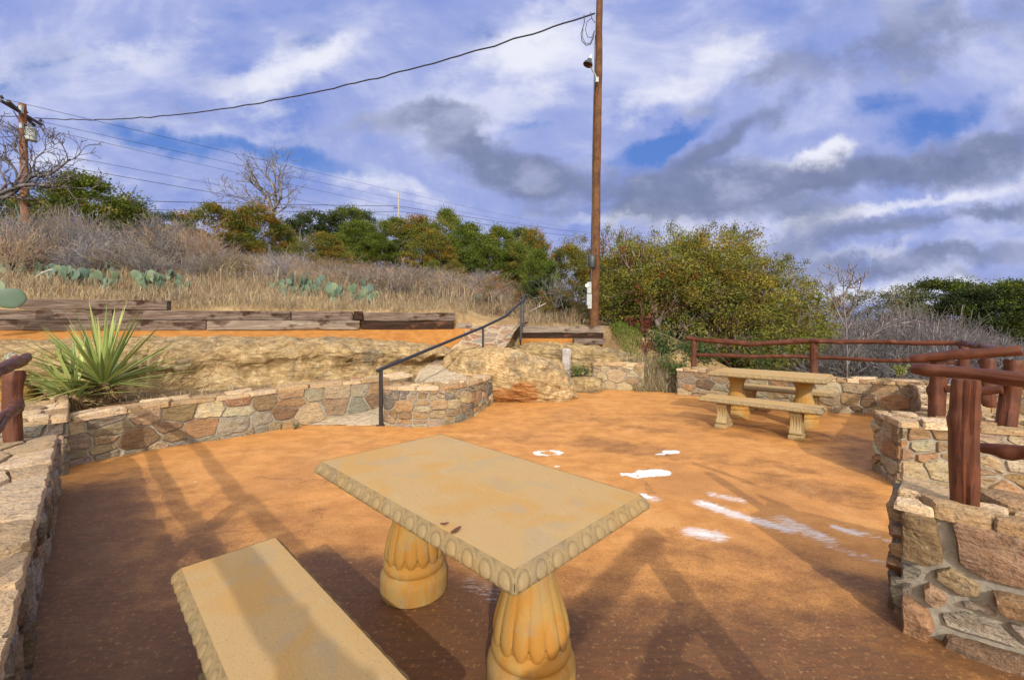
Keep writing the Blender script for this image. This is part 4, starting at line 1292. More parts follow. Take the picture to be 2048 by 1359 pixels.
# pier fence
pE = Vector((4.07, 4.10, 0.58)); pF = Vector((4.35, 3.76, 0.58))
f2 = thing("log_fence", "red log rail on two knotty posts standing on the pale pier wall", "fence", pE, "red log fences")
log_between("post", pE, Vector((4.09, 4.09, 1.165)), 0.058, 0.060, 21, f2, rough=1.2)
log_between("post", pF, Vector((4.40, 3.75, 1.185)), 0.066, 0.060, 22, f2, rough=1.2)
log_between("top_rail", P(1819, 716, 4.20), P(2044, 699, 3.64), 0.042, 0.048, 23, f2)
log_between("middle_rail", P(1892, 775, 4.05), P(2006, 780, 3.74), 0.030, 0.028, 24, f2)
# nearest fence
pG = Vector((2.184, 2.075, 0.60))
f3 = thing("log_fence", "nearest thick red log post and rails in the right foreground", "fence", pG, "red log fences")
log_between("post", pG, Vector((2.200, 2.080, 1.235)), 0.048, 0.053, 31, f3, rough=1.2)
log_between("top_rail", P(1826, 737, 2.34), P(2200, 777, 1.80), 0.027, 0.034, 32, f3)
log_between("middle_rail", P(1962, 893, 2.12), P(2180, 910, 1.80), 0.028, 0.032, 33, f3)
# left fence, running past the viewpoint
pH = Vector((-4.22, 3.62, 0.47))
f4 = thing("log_fence", "red log post with wired rails at the left edge of the patio", "fence", pH, "red log fences")
log_between("post", pH, Vector((-4.26, 3.66, 1.10)), 0.062, 0.058, 41, f4, rough=1.2)
log_between("post", (-2.05, 1.42, 0.48), (-2.05, 1.42, 1.22), 0.07, 0.07, 42, f4)
log_between("post", (-0.30, -0.36, 0.48), (-0.28, -0.38, 1.27), 0.07, 0.07, 43, f4)
log_between("top_rail", P(54, 717, 3.80), (-1.95, 1.30, 1.22), 0.042, 0.048, 44, f4)
log_between("top_rail", (-2.1, 1.46, 1.24), (-0.15, -0.48, 1.28), 0.048, 0.055, 45, f4)
log_between("middle_rail", P(36, 812, 3.64), (-2.0, 1.40, 0.88), 0.036, 0.045, 46, f4)
log_between("middle_rail", (-2.05, 1.42, 0.90), (-0.30, -0.36, 0.92), 0.045, 0.045, 47, f4)
mbw = MB()
for kx in range(3):
    cc = P(22, 716, 3.72)
    mbw.tube([cc + Vector((0.02 * math.cos(a + kx) + kx * 0.012 - 0.01, 0.05 * math.sin(a), 0.055 * math.cos(a) - 0.005)) for a in np.linspace(0, 6.2, 14)], 0.0035, 5)
mbw.tube([P(14, 712, 3.70), P(24, 709, 3.69), P(33, 706, 3.70)], 0.004, 5)
o = mbw.build("tie_wire", M_GREYMETAL, f4); o.location = -f4.location
# fence behind the viewpoint (casts the stripes in the foreground)
f5 = thing("log_fence", "red log fence on the wall behind the viewpoint", "fence", (0.2, -0.5, 0.5), "red log fences")
log_between("post", (1.13, 0.62, 0.5), (1.13, 0.62, 1.30), 0.07, 0.07, 51, f5)
log_between("top_rail", (0.0, -0.86, 1.27), (1.25, 0.78, 1.27), 0.058, 0.058, 52, f5)
log_between("middle_rail", (0.0, -0.86, 0.92), (1.13, 0.62, 0.92), 0.045, 0.045, 53, f5)

# ------------------------------------------------------------------ black handrail
h1 = Vector((-1.936, 6.316, 0.0))
hm = P(966, 655, 8.4); hu = P(1042, 605, 9.95); hb = P(1047, 590, 10.9); kk = P(1010, 633, 9.05)
hr = thing("handrail", "black metal handrail climbing beside the curved wall to the ties", "handrail", h1)
mb = MB(); mb.box((0, 0, 0.41), (0.048, 0.048, 0.82)); mb.build("post", M_BLACK, hr, smooth=False, angle=None)
mb = MB(); mb.box((0, 0, 0.006), (0.12, 0.10, 0.012)); mb.build("base_plate", M_BLACK, hr, smooth=False, angle=None)
mb = MB(); mb.box((0, 0, -0.22), (0.045, 0.045, 0.46)); mb.build("post", M_BLACK, hr, hm - h1, smooth=False, angle=None)
mb = MB(); mb.box((0, 0, -0.44), (0.048, 0.048, 0.90)); mb.build("post", M_BLACK, hr, hu - h1, smooth=False, angle=None)
mb = MB(); mb.box((0, 0, -0.40), (0.048, 0.048, 0.84)); mb.build("post", M_BLACK, hr, hb - h1, smooth=False, angle=None)
mb = MB()
mb.tube([Vector((-0.045, -0.05, 0.805)), Vector((0, 0, 0.828)), hm - h1 + Vector((0, 0, 0.01)), kk - h1, hu - h1 + Vector((-0.02, -0.05, -0.01)), hu - h1 + Vector((0.03, 0.05, 0.03)), (hu - h1).lerp(hb - h1, 0.6) + Vector((0.04, 0, 0.05)), hb - h1], 0.026, 10)
mb.build("rail", M_BLACK, hr)

# ------------------------------------------------------------------ grey stump by the weed bed
mb = MB()
def stf(r, z, a):
    return r * (1 + 0.10 * noise.noise(Vector((math.cos(a) * 1.5, math.sin(a) * 1.5, z * 2))) + 0.05 * noise.noise(Vector((math.cos(a) * 6, math.sin(a) * 6, z * 6)))), z
mb.lathe([(0.125, 0.0), (0.118, 0.12), (0.108, 0.3), (0.104, 0.45), (0.108, 0.55), (0.112, 0.63), (0.10, 0.665), (0.05, 0.675)], n=36, fn=stf)
st = mb.build("tree_stump", M_BARKSTUMP, None, (1.245, 9.92, 0.25)); st.rotation_euler = (0, math.radians(2), 0)
tag(st, "grey bark stump standing upright in the weed bed before the ledge", "stump")

# ------------------------------------------------------------------ utility poles and cables
pb = Vector((2.245, 11.75, tz(2.245, 11.75) - 0.1)); ptp = Vector((2.43, 11.75, 11.6))
up1 = thing("utility_pole", "tall brown wooden pole with a yard lamp rising behind the short tie stack", "utility pole", pb, "wooden utility poles")
log_between("pole", pb, ptp, 0.140, 0.082, 61, up1, M_POLE, 0.18, 0.01)
def onpole(z): return pb.lerp(ptp, (z - pb.z) / (ptp.z - pb.z))
def rad_at(z): return 0.140 + (0.082 - 0.140) * (z - pb.z) / (ptp.z - pb.z)
mb = MB()
l0 = P(1177, 126, 11.45)
Mt = Matrix.Rotation(math.radians(20), 3, 'Y')
mb.lathe([(0.130, -0.06), (0.134, -0.05), (0.115, 0.0), (0.075, 0.05), (0.060, 0.07), (0.058, 0.10), (0.045, 0.115)], (0, 0, 0), 24, M=Mt, cap=False)
ps = up1
lamp = mb.build("lamp_shade", M_DARKMETAL, up1, l0 - pb)
mb = MB(); mb.lathe([(0.126, -0.062), (0.108, -0.01), (0.06, 0.045), (0.01, 0.05)], (0, 0, 0), 24, M=Mt, cap=False); mb.build("lamp_reflector", M_LAMPIN, lamp)
mb = MB(); mb.lathe([(0.04, 0.11), (0.042, 0.2), (0.03, 0.225), (0.01, 0.23)], (0, 0, 0), 16, M=Mt); mb.build("photocell", M_GLASS, lamp)
mb = MB()
pj = onpole(P(1195, 152, 11.6).z)
mb.tube([l0 - pb + Vector((0.06, 0.02, -0.07)), l0 - pb + Vector((0.12, 0.06, -0.17)), P(1191, 150, 11.56) - pb, P(1193, 165, 11.58) - pb], 0.02, 8)
mb.build("lamp_arm", M_GREYMETAL, up1)
mb = MB(); mb.box(P(1194, 160, 11.56) - pb, (0.08, 0.06, 0.13)); mb.build("lamp_bracket", M_GREYMETAL, up1, smooth=False, angle=None)
mb = MB(); cz = P(1184, 522, 11.55)
mb.lathe([(0.05, 0.17), (0.09, 0.14), (0.105, 0.10), (0.11, -0.08), (0.095, -0.12), (0.085, -0.17), (0.04, -0.18)], cz - pb, 20); mb.build("weatherhead", M_DARKMETAL, up1)
mb = MB()
mb.box(P(1178, 575, 11.5) - pb, (0.11, 0.10, 0.30)); mb.box(P(1178, 599, 11.5) - pb, (0.13, 0.11, 0.30)); mb.box(P(1179, 613, 11.5) - pb, (0.10, 0.09, 0.10))
mb.build("meter_box", M_GREYMETAL, up1, smooth=False, angle=None)
mb = MB(); mb.lathe([(0.05, -0.02), (0.055, 0.0), (0.04, 0.02)], P(1174, 571, 11.43) - pb, 14, M=Matrix.Rotation(math.radians(90), 3, 'X')); mb.build("meter", M_GLASS, up1)
mb = MB()
mb.tube([onpole(9.4) + Vector((-rad_at(9.4) - 0.02, -0.03, 0)) - pb, onpole(6) + Vector((-rad_at(6) - 0.02, -0.03, 0)) - pb, cz - pb + Vector((0, 0, 0.15))], 0.010, 6)
mb.tube([cz - pb + Vector((0, 0, -0.15)), P(1181, 570, 11.55) - pb], 0.02, 6)
mb.build("conduit", M_DARKMETAL, up1)
mb = MB()
q0 = onpole(P(1190, 60, 11.6).z) + Vector((-0.1, -0.05, 0))
def loop(pxs): return [P(a, b, 11.55) - pb for a, b in pxs]
mb.tube(loop([(1168, 30), (1169, 44), (1166, 55), (1162, 68), (1164, 82), (1172, 91), (1181, 89), (1186, 78), (1189, 62)]), 0.012, 5)
mb.tube(loop([(1166, 57), (1165, 75), (1171, 87), (1180, 87), (1187, 72), (1189, 62)]), 0.009, 5)
mb.tube(loop([(1181, 25), (1184, 37), (1190, 46)]), 0.010, 5)
mb.tube(loop([(1183, 37), (1174, 44), (1171, 60), (1175, 74), (1183, 76), (1189, 62)]), 0.009, 5)
mb.build("service_drop", M_WIRE, up1)

YP = 20.5
lb = Vector(((53 - CX) / F * YP, YP, 0)); lb.z = tz(lb.x, lb.y) - 0.3
lt = P(45, 208, YP)
up2 = thing("utility_pole", "reddish wooden pole with crossarms and a grey transformer at far left", "utility pole", lb, "wooden utility poles")
log_between("pole", lb, lt, 0.17, 0.135, 62, up2, M_POLEFAR, 0.15, 0.01)
def arm(px0, py0, px1, py1, Yc, sh):
    a, b = P(px0, py0, Yc - 1.2), P(px1, py1, Yc + 1.2)
    zc = (a.z + b.z) / 2; a.z = b.z = zc + sh
    return a, b
a1 = arm(0, 201, 83, 249, YP, 0.0); a2 = arm(16, 206, 69, 248, YP, 0.0)
for (a, b) in (a1, a2):
    mb = MB(); mb.tube([a - lb, b - lb], 0.075, 4); mb.build("crossarm", M_ARM, up2, smooth=False, angle=None)
def insul(p, parent):
    mb = MB(); mb.lathe([(0.015, -0.05), (0.02, 0.03), (0.075, 0.04), (0.085, 0.07), (0.05, 0.10), (0.055, 0.13), (0.03, 0.16), (0.01, 0.165)], p - lb, 12); mb.build("insulator", M_PORCELAIN, parent)
for t in (0.03, 0.2, 0.42, 0.6, 0.97):
    insul(a1[0].lerp(a1[1], t) + Vector((0, 0, 0.10)), up2)
mb = MB(); tc = P(62, 269, YP - 0.25)
mb.lathe([(0.16, -0.30), (0.20, -0.29), (0.205, 0.22), (0.215, 0.23), (0.215, 0.25), (0.18, 0.29), (0.05, 0.32)], tc - lb, 24)
trf = mb.build("transformer", M_GREYMETAL, up2)
mb = MB(); mb.lathe([(0.03, 0.28), (0.05, 0.33), (0.03, 0.36), (0.05, 0.40), (0.03, 0.43), (0.045, 0.47), (0.02, 0.52)], tc - lb + Vector((-0.12, 0, 0)), 12); mb.build("bushing", M_GREYMETAL, trf)
mb = MB(); mb.tube([tc - lb + Vector((0.2, 0, 0.2)), tc - lb + Vector((0.38, 0, 0.05)), tc - lb + Vector((0.42, 0, -0.25)), tc - lb + Vector((0.2, 0, -0.42))], 0.012, 5); mb.build("lead_wire", M_WIRE, trf)
for (px, py, sx, sz) in ((42, 219, 0.15, 0.36), (43, 251, 0.13, 0.26)):
    mb = MB(); mb.box(P(px, py, YP - 0.2) - lb, (sx, 0.1, sz)); mb.build("fuse_cutout", M_GREYMETAL, up2, smooth=False, angle=None)
mb = MB(); mb.tube([P(27, 222, YP - 0.5) - lb, P(38, 240, YP) - lb], 0.02, 5); mb.build("arm_brace", M_ARM, up2)

YF = 62.0
fb_ = Vector(((797.5 - CX) / F * YF, YF, 0)); fb_.z = tz(fb_.x, fb_.y); ft = P(797, 385, YF)
up3 = thing("utility_pole", "thin distant pole standing above the junipers on the hilltop", "utility pole", fb_, "wooden utility poles")
log_between("pole", fb_, ft, 0.16, 0.11, 63, up3, M_GREYWOOD, 0.1, 0.01)
mb = MB(); mb.box(P(791, 416, YF) - fb_, (0.55, 0.1, 0.1)); mb.build("bracket", M_ARM, up3, smooth=False, angle=None)

def cable(label, a, b, sag, r, n=60, wob=0.0, group="overhead cables"):
    pts = []
    for i in range(n + 1):
        t = i / n
        p = a.lerp(b, t)
        p.z -= sag * 4 * t * (1 - t) - (noise.noise(Vector((t * 40, sag, 3))) * wob)
        pts.append(p)
    mid = a.copy()
    mb = MB(); mb.tube([p - mid for p in pts], r, 5)
    o = mb.build("overhead_cable", M_WIRE, None, mid)
    tag(o, label, "cable", group)
cable("thick sagging service cable between the tall pole and the left pole", P(70, 236, YP), P(1190, 27, 11.72), 1.0, 0.022, 90, 0.05)
cable("service cable leaving the left pole out of frame", P(48, 232, YP), P(-120, 218, 14), 0.1, 0.018, 20, 0.02)
cable("highest thin line sloping from the left crossarm to the right horizon", P(3, 197, 19.4), P(1172, 462, 120), 0.4, 0.011)
cable("second thin line just under the highest sloping line", P(82, 243, 21.6), P(1180, 468, 120), 0.6, 0.011)
cable("third thin sloping line from below the left crossarms", P(48, 249, YP), P(1182, 474, 120), 1.2, 0.010)
cable("darker low line sloping past the bare tree from the left pole", P(52, 319, YP), P(1120, 482, 110), 0.9, 0.015)
cable("faint sloping line between the third line and the dark low line", P(95, 305, 22), P(1100, 478, 110), 0.6, 0.011)
cable("upper level line running left from the distant pole", P(150, 398, 40), P(797, 412, YF), 0.1, 0.034)
cable("lower level line running left from the distant pole", P(150, 416, 40), P(797, 423, YF), 0.15, 0.028)
cable("upper line descending right from the distant pole", P(797, 412, YF), P(1190, 466, 140), 0.4, 0.034)
cable("lower line descending right from the distant pole", P(797, 422, YF), P(1190, 476, 140), 0.4, 0.03)
cable("line crossing the left pole low down out of frame", P(-60, 272, 18), P(46, 269, YP), 0.1, 0.014, 12)

# ------------------------------------------------------------------ vegetation helpers
def tubes_np(segs, sides=3):
    """segs: rows of x0 y0 z0 x1 y1 z1 r0 r1 -> vertices and quads of open prisms"""
    S = np.asarray(segs, float)
    a, b = S[:, 0:3], S[:, 3:6]
    d = b - a
    d /= np.maximum(np.linalg.norm(d, axis=1, keepdims=True), 1e-9)
    ref = np.where(np.abs(d[:, 2:3]) < 0.9, np.array([[0, 0, 1.0]]), np.array([[1.0, 0, 0]]))
    u = np.cross(d, ref); u /= np.linalg.norm(u, axis=1, keepdims=True)
    w = np.cross(d, u)
    V = np.zeros((len(S), 2, sides, 3))
    for kx in range(sides):
        an = 2 * math.pi * kx / sides
        off = u * math.cos(an) + w * math.sin(an)
        V[:, 0, kx] = a + off * S[:, 6:7]
        V[:, 1, kx] = b + off * S[:, 7:8]
    base = (np.arange(len(S)) * 2 * sides)[:, None]
    Q = []
    for kx in range(sides):
        k2 = (kx + 1) % sides
        Q.append(np.concatenate([base + kx, base + k2, base + sides + k2, base + sides + kx], 1))
    return V.reshape(-1, 3), np.concatenate(Q)

def grow(segs, p, d, L, r, depth, rnd, wig=0.25, up=0.08, nseg=4, kids=(1, 3), spread=0.8, shrink=0.62, rmin=0.003, taper=0.6):
    st = L / nseg
    for i in range(nseg):
        d = Vector((d.x + rnd.gauss(0, wig), d.y + rnd.gauss(0, wig), d.z + rnd.gauss(0, wig) + up)).normalized()
        q2 = p + d * st
        r2 = max(rmin, r * (1 - (1 - taper) / nseg))
        segs.append((p.x, p.y, p.z, q2.x, q2.y, q2.z, r, r2))
        p, r = q2, r2
        if depth > 0 and i >= 1:
            for _ in range(rnd.randint(*kids)):
                o = Vector((rnd.gauss(0, 1), rnd.gauss(0, 1), rnd.gauss(0, 1)))
                o = (o - d * o.dot(d)).normalized()
                dd = (d * math.cos(spread) + o * math.sin(spread) * rnd.uniform(0.6, 1.3)).normalized()
                grow(segs, p, dd, L * shrink * rnd.uniform(0.6, 1.15), max(rmin, r * 0.62), depth - 1, rnd, wig, up, max(2, nseg - 1), kids, spread, shrink, rmin, taper)

def leaves_np(C, D, ln, wd, rng):
    """leaf blades as bent diamonds at centres C with directions D"""
    n = len(C)
    D = D / np.maximum(np.linalg.norm(D, axis=1, keepdims=True), 1e-9)
    R = rng.normal(size=(n, 3))
    S = np.cross(D, R); S /= np.maximum(np.linalg.norm(S, axis=1, keepdims=True), 1e-9)
    N = np.cross(D, S)
    ln = np.asarray(ln).reshape(-1, 1) * rng.uniform(0.7, 1.3, (n, 1)); wd = np.asarray(wd).reshape(-1, 1) * rng.uniform(0.7, 1.3, (n, 1))
    V = np.zeros((n, 4, 3))
    V[:, 0] = C - D * ln * 0.5
    V[:, 1] = C + S * wd * 0.5 + N * wd * 0.22
    V[:, 2] = C + D * ln * 0.5
    V[:, 3] = C - S * wd * 0.5 + N * wd * 0.22
    Q = np.arange(n * 4).reshape(n, 4)
    return V.reshape(-1, 3), Q

def pick(rng, pal, n, jit=0.18):
    pal = np.array(pal)
    c = pal[rng.integers(0, len(pal), n)]
    return np.clip(c * rng.uniform(1 - jit, 1 + jit, (n, 1)) * rng.uniform(1 - jit * 0.4, 1 + jit * 0.4, (n, 3)), 0.002, 1)

GREEN = [(0.095, 0.130, 0.018), (0.122, 0.155, 0.022), (0.145, 0.168, 0.024), (0.070, 0.104, 0.018)]
BRONZE = [(0.215, 0.125, 0.020), (0.230, 0.150, 0.024), (0.150, 0.140, 0.024), (0.250, 0.140, 0.026), (0.110, 0.120, 0.024)]
OLIVE = [(0.150, 0.150, 0.028), (0.180, 0.170, 0.032), (0.110, 0.128, 0.026), (0.200, 0.165, 0.030)]
DARK = [(0.045, 0.068, 0.022), (0.060, 0.085, 0.026), (0.080, 0.100, 0.032), (0.040, 0.058, 0.022)]
GREYGREEN = [(0.170, 0.165, 0.090), (0.130, 0.135, 0.065), (0.200, 0.185, 0.105), (0.110, 0.120, 0.058)]
RUSSET = [(0.200, 0.095, 0.040), (0.165, 0.115, 0.036), (0.240, 0.110, 0.045), (0.120, 0.115, 0.034), (0.14, 0.09, 0.04)]
TWIGC = [(0.215, 0.200, 0.215), (0.285, 0.265, 0.275), (0.145, 0.130, 0.142), (0.235, 0.205, 0.195)]
TANTWIG = [(0.36, 0.26, 0.16), (0.30, 0.21, 0.13), (0.25, 0.19, 0.15), (0.40, 0.30, 0.19)]
BARK = [(0.12, 0.095, 0.08), (0.17, 0.145, 0.125), (0.09, 0.07, 0.06)]
PALEBARK = [(0.36, 0.32, 0.29), (0.28, 0.24, 0.215), (0.42, 0.385, 0.35)]

def seg_colors(rng, pal, nseg, sides, jit=0.2):
    return np.repeat(pick(rng, pal, nseg, jit), 2 * sides, axis=0)

def crown_mesh(name, seed, pal, nclump=135, per=150, leaf=(0.115, 0.050), shape='juniper', w=4.0, h=4.0, pal2=None, drop=0.0):
    """crown of small foliage sprays gathered in clumps through an uneven volume"""
    rng = np.random.default_rng(seed)
    rnd = random.Random(seed)
    Cs, Ds, Ks = [], [], []
    sv = Vector((seed * 3.7, seed * 1.3, 0))
    for kx in range(nclump):
        th = rng.uniform(0, 2 * math.pi)
        if shape == 'juniper':
            v = rng.uniform(0, 1) ** 0.85
            prof = (1 - v ** 2.3) ** 0.70 * (0.70 + 0.30 * smooth01(v, -0.05, 0.25))
        else:
            v = rng.uniform(0.12, 1)
            prof = math.sqrt(max(0.0, 1 - (2 * (v - 0.45) / 1.12) ** 2))
        lump = 1 + 0.38 * noise.noise(Vector((math.cos(th) * 1.3, math.sin(th) * 1.3, v * 2.6)) + sv)
        rr = prof * lump * math.sqrt(rng.uniform(0.25, 1.0)) * w / 2
        c = np.array([rr * math.cos(th), rr * math.sin(th), v * h * (0.94 + 0.06 * lump)])
        if rng.random() < drop: continue
        out = np.array([math.cos(th) * (0.9 - 0.5 * v), math.sin(th) * (0.9 - 0.5 * v), 0.45 + 0.6 * v])
        cr = rng.uniform(0.24, 0.44) * (w + h) / 8
        n = int(per * rng.uniform(0.7, 1.3))
        o = rng.normal(size=(n, 3)) * np.array([0.5, 0.5, 0.36]) * cr
        o += out * rng.uniform(0, 0.7, (n, 1)) * cr
        Cs.append(c + o)
        Ds.append(out + rng.normal(size=(n, 3)) * 0.55 + np.sign(o) * 0.15)
        pp = pal if (pal2 is None or rng.random() < 0.6) else pal2
        base = np.array(pp[rng.integers(0, len(pp))]) * rng.uniform(0.75, 1.22)
        Ks.append(np.clip(base * rng.uniform(0.82, 1.18, (n, 1)), 0.003, 1))
    C, D, K = np.concatenate(Cs), np.concatenate(Ds), np.concatenate(Ks)
    C[:, 2] = np.maximum(C[:, 2], 0.05)
    V, Q = leaves_np(C, D, leaf[0] * np.ones(len(C)), leaf[1] * np.ones(len(C)), rng)
    return fast_mesh(name, V, Q, M_LEAF, np.repeat(K, 4, axis=0))

def trunk_mesh(name, seed, w=4.0, h=4.0, n=4, pal=BARK):
    rnd = random.Random(seed); rng = np.random.default_rng(seed)
    segs = []
    for i in range(n):
        a = rnd.uniform(0, 6.28)
        d = Vector((math.cos(a) * 0.5, math.sin(a) * 0.5, 1)).normalized()
        grow(segs, Vector((0, 0, -0.3)), d, h * 0.62, 0.07, 2, rnd, 0.12, 0.04, 5, (0, 1), 0.7, 0.55, 0.008)
    V, Q = tubes_np(segs, 5)
    return fast_mesh(name, V, Q, M_TWIG, seg_colors(rng, pal, len(segs), 5), True)

CROWNS = {
    'green': [crown_mesh("crown", 11, GREEN, pal2=OLIVE), crown_mesh("crown", 12, GREEN, 140, 150)],
    'bronze': [crown_mesh("crown", 13, BRONZE, pal2=OLIVE), crown_mesh("crown", 14, BRONZE, 135, 150, pal2=GREEN)],
    'olive': [crown_mesh("crown", 15, OLIVE, pal2=BRONZE), crown_mesh("crown", 16, OLIVE, 130, 150, pal2=GREEN)],
    'dark': [crown_mesh("crown", 17, DARK, 150, 150, (0.12, 0.06), 'oak', pal2=GREEN), crown_mesh("crown", 18, DARK, 150, 150, (0.12, 0.06), 'oak')],
    'grey': [crown_mesh("crown", 19, GREYGREEN, 115, 95, (0.095, 0.045), 'oak', drop=0.15), crown_mesh("crown", 20, GREYGREEN, 105, 85, (0.095, 0.045), 'oak', drop=0.2)],
    'russet': [crown_mesh("crown", 21, RUSSET, 100, 90, (0.09, 0.045), 'oak', pal2=OLIVE, drop=0.1), crown_mesh("crown", 22, RUSSET, 90, 80, (0.085, 0.04), 'oak', drop=0.15)],
}
TRUNKS = [trunk_mesh("trunk", 31), trunk_mesh("trunk", 32)]
_tree_n = [0]

def tree(label, px, ptop, wpx, Y, kind, name="juniper_tree", cat="tree", pbase=None, group=None, wf=1.0, trunk=True):
    """a tree whose crown tops out at a pixel row and is wpx wide, Y metres away"""
    X = (px - CX) / F * Y
    base = tz(X, Y) if pbase is None else P(px, pbase, Y).z
    zt = P(px, ptop, Y).z
    h = max(0.5, zt - base); w = wpx * Y / F * wf * (1.30 if name != 'shrub' else 1.1)
    i = _tree_n[0]; _tree_n[0] += 1
    t = thing(name, label, cat, (X, Y, base), group, (i * 2.1) % 6.28)
    t.scale = (w / 4.0, w / 4.0, h / 4.15)
    link("crown", CROWNS[kind][i % 2], t)
    if trunk: link("trunk", TRUNKS[i % 2], t)
    return t

tree("large green juniper rising behind the scrub right of the left pole", 178, 358, 190, 23, 'green')
tree("dark low juniper on the skyline left of the left pole", 10, 400, 90, 36, 'dark')
tree("dark juniper just behind the foot of the left pole", 92, 402, 80, 34, 'dark')
tree("bronze tipped juniper top peering over the bare twigs left of the large green juniper", 142, 356, 64, 25, 'bronze')
tree("small green juniper at the right foot of the large green juniper", 262, 410, 84, 24, 'green')
tree("low dark juniper on the skyline between the big green and the bronze juniper", 330, 428, 90, 32, 'dark')
tree("bronze juniper, left half of the pair before the bare tree", 428, 412, 120, 22.5, 'bronze')
tree("bronze juniper, right half of the pair before the bare tree", 508, 414, 118, 22, 'bronze')
tree("low olive juniper at the foot of the bronze pair", 470, 470, 130, 20.5, 'olive')
tree("small olive juniper between the bronze pair and the olive juniper with red leaves", 572, 452, 60, 24, 'olive')
tree("olive juniper reaching down into the grass beside a red leaved sprig", 646, 470, 96, 20.5, 'olive', pbase=552)
tree("dark oak top on the skyline above the olive juniper", 640, 426, 100, 31, 'dark', "oak_tree")
tree("dark oak crown left of the distant pole", 702, 420, 86, 32, 'dark', "oak_tree")
tree("green juniper in the row below the dark oak left of the distant pole", 722, 446, 104, 26, 'green')
tree("green juniper below the distant pole in the row", 788, 440, 104, 26.5, 'green')
tree("bronze and green juniper right of the distant pole", 838, 436, 96, 27, 'bronze')
tree("tallest rounded green tree of the ridge right of the distant pole", 893, 424, 88, 30, 'green', "oak_tree")
tree("broad green juniper right of the tallest rounded tree", 935, 452, 104, 27, 'green')
tree("green juniper at the right end of the dense row", 996, 458, 104, 27, 'green')
tree("mixed brown juniper behind the right end of the row", 1062, 462, 78, 33, 'bronze')
tree("small dark juniper at the far right of the ridge", 1040, 460, 60, 36, 'dark')
tree("low green juniper filling the row left of the distant pole", 756, 470, 90, 25, 'green')
tree("low olive juniper filling the row below the tallest rounded tree", 866, 466, 90, 25, 'olive')
tree("low dark green juniper before the right end of the dense row", 968, 482, 100, 25, 'green')
tree("low green juniper at the right end of the row above the bright juniper", 1030, 490, 90, 25, 'green')
tree("low yellow green shrub below the dense row, left one", 868, 520, 40, 23, 'olive', "shrub", "shrub")
tree("low yellow green shrub below the dense row, right one", 908, 522, 46, 23, 'olive', "shrub", "shrub")
tree("bright green juniper left of the tall pole above the handrail end", 1078, 502, 72, 15.5, 'green', pbase=610)
tree("yellowish shrub left of the tall pole behind the bright juniper", 1140, 498, 120, 17, 'olive', "shrub", "shrub", pbase=620)
tree("grey green oak on the skyline left of the tall pole", 1150, 468, 90, 27, 'grey', "oak_tree")
tree("grey green oak on the skyline just right of the tall pole", 1228, 452, 86, 24, 'grey', "oak_tree")
tree("russet and green shrub left of the handrail top", 1004, 556, 92, 14.2, 'russet', "shrub", "shrub", pbase=640)
tree("russet shrub at the left foot of the tall pole", 1122, 578, 104, 13.2, 'russet', "shrub", "shrub", pbase=652)
tree("dark leafy shrub in shade behind the russet shrub", 1090, 560, 90, 14.6, 'dark', "shrub", "shrub", pbase=640)
tree("dark shaded tree mass behind the tall pole foot", 1250, 520, 150, 18.5, 'dark', "oak_tree", pbase=665)
tree("dark shaded oak behind the lower left part of the big sumac bush", 1330, 560, 190, 16.5, 'dark', "oak_tree", pbase=700)
tree("oak top showing above the right shoulder of the big sumac bush", 1442, 444, 108, 17, 'grey', "oak_tree", pbase=640)
tree("oak behind the top of the big sumac bush", 1325, 452, 110, 19, 'grey', "oak_tree", pbase=640)
tree("sparse oak beyond the right end of the big sumac bush", 1556, 502, 100, 19, 'grey', "oak_tree", pbase=650)
tree("russet oak far behind the fence right of the big sumac bush", 1640, 574, 90, 24, 'russet', "oak_tree", pbase=700)
tree("grey green oak in the middle of the far right thicket", 1768, 572, 130, 26, 'grey', "oak_tree", pbase=700)
tree("olive tinted oak left of the dark far right oaks", 1700, 584, 90, 27, 'grey', "oak_tree", pbase=700)
tree("dark evergreen oak above the grey thicket at far right, left crown", 1880, 564, 130, 27, 'dark', "oak_tree", pbase=700)
tree("dark evergreen oak above the grey thicket at far right, middle crown", 1962, 572, 130, 25, 'dark', "oak_tree", pbase=705)
tree("large dark evergreen oak touching the right edge of the frame", 2040, 566, 150, 24, 'dark', "oak_tree", pbase=710)

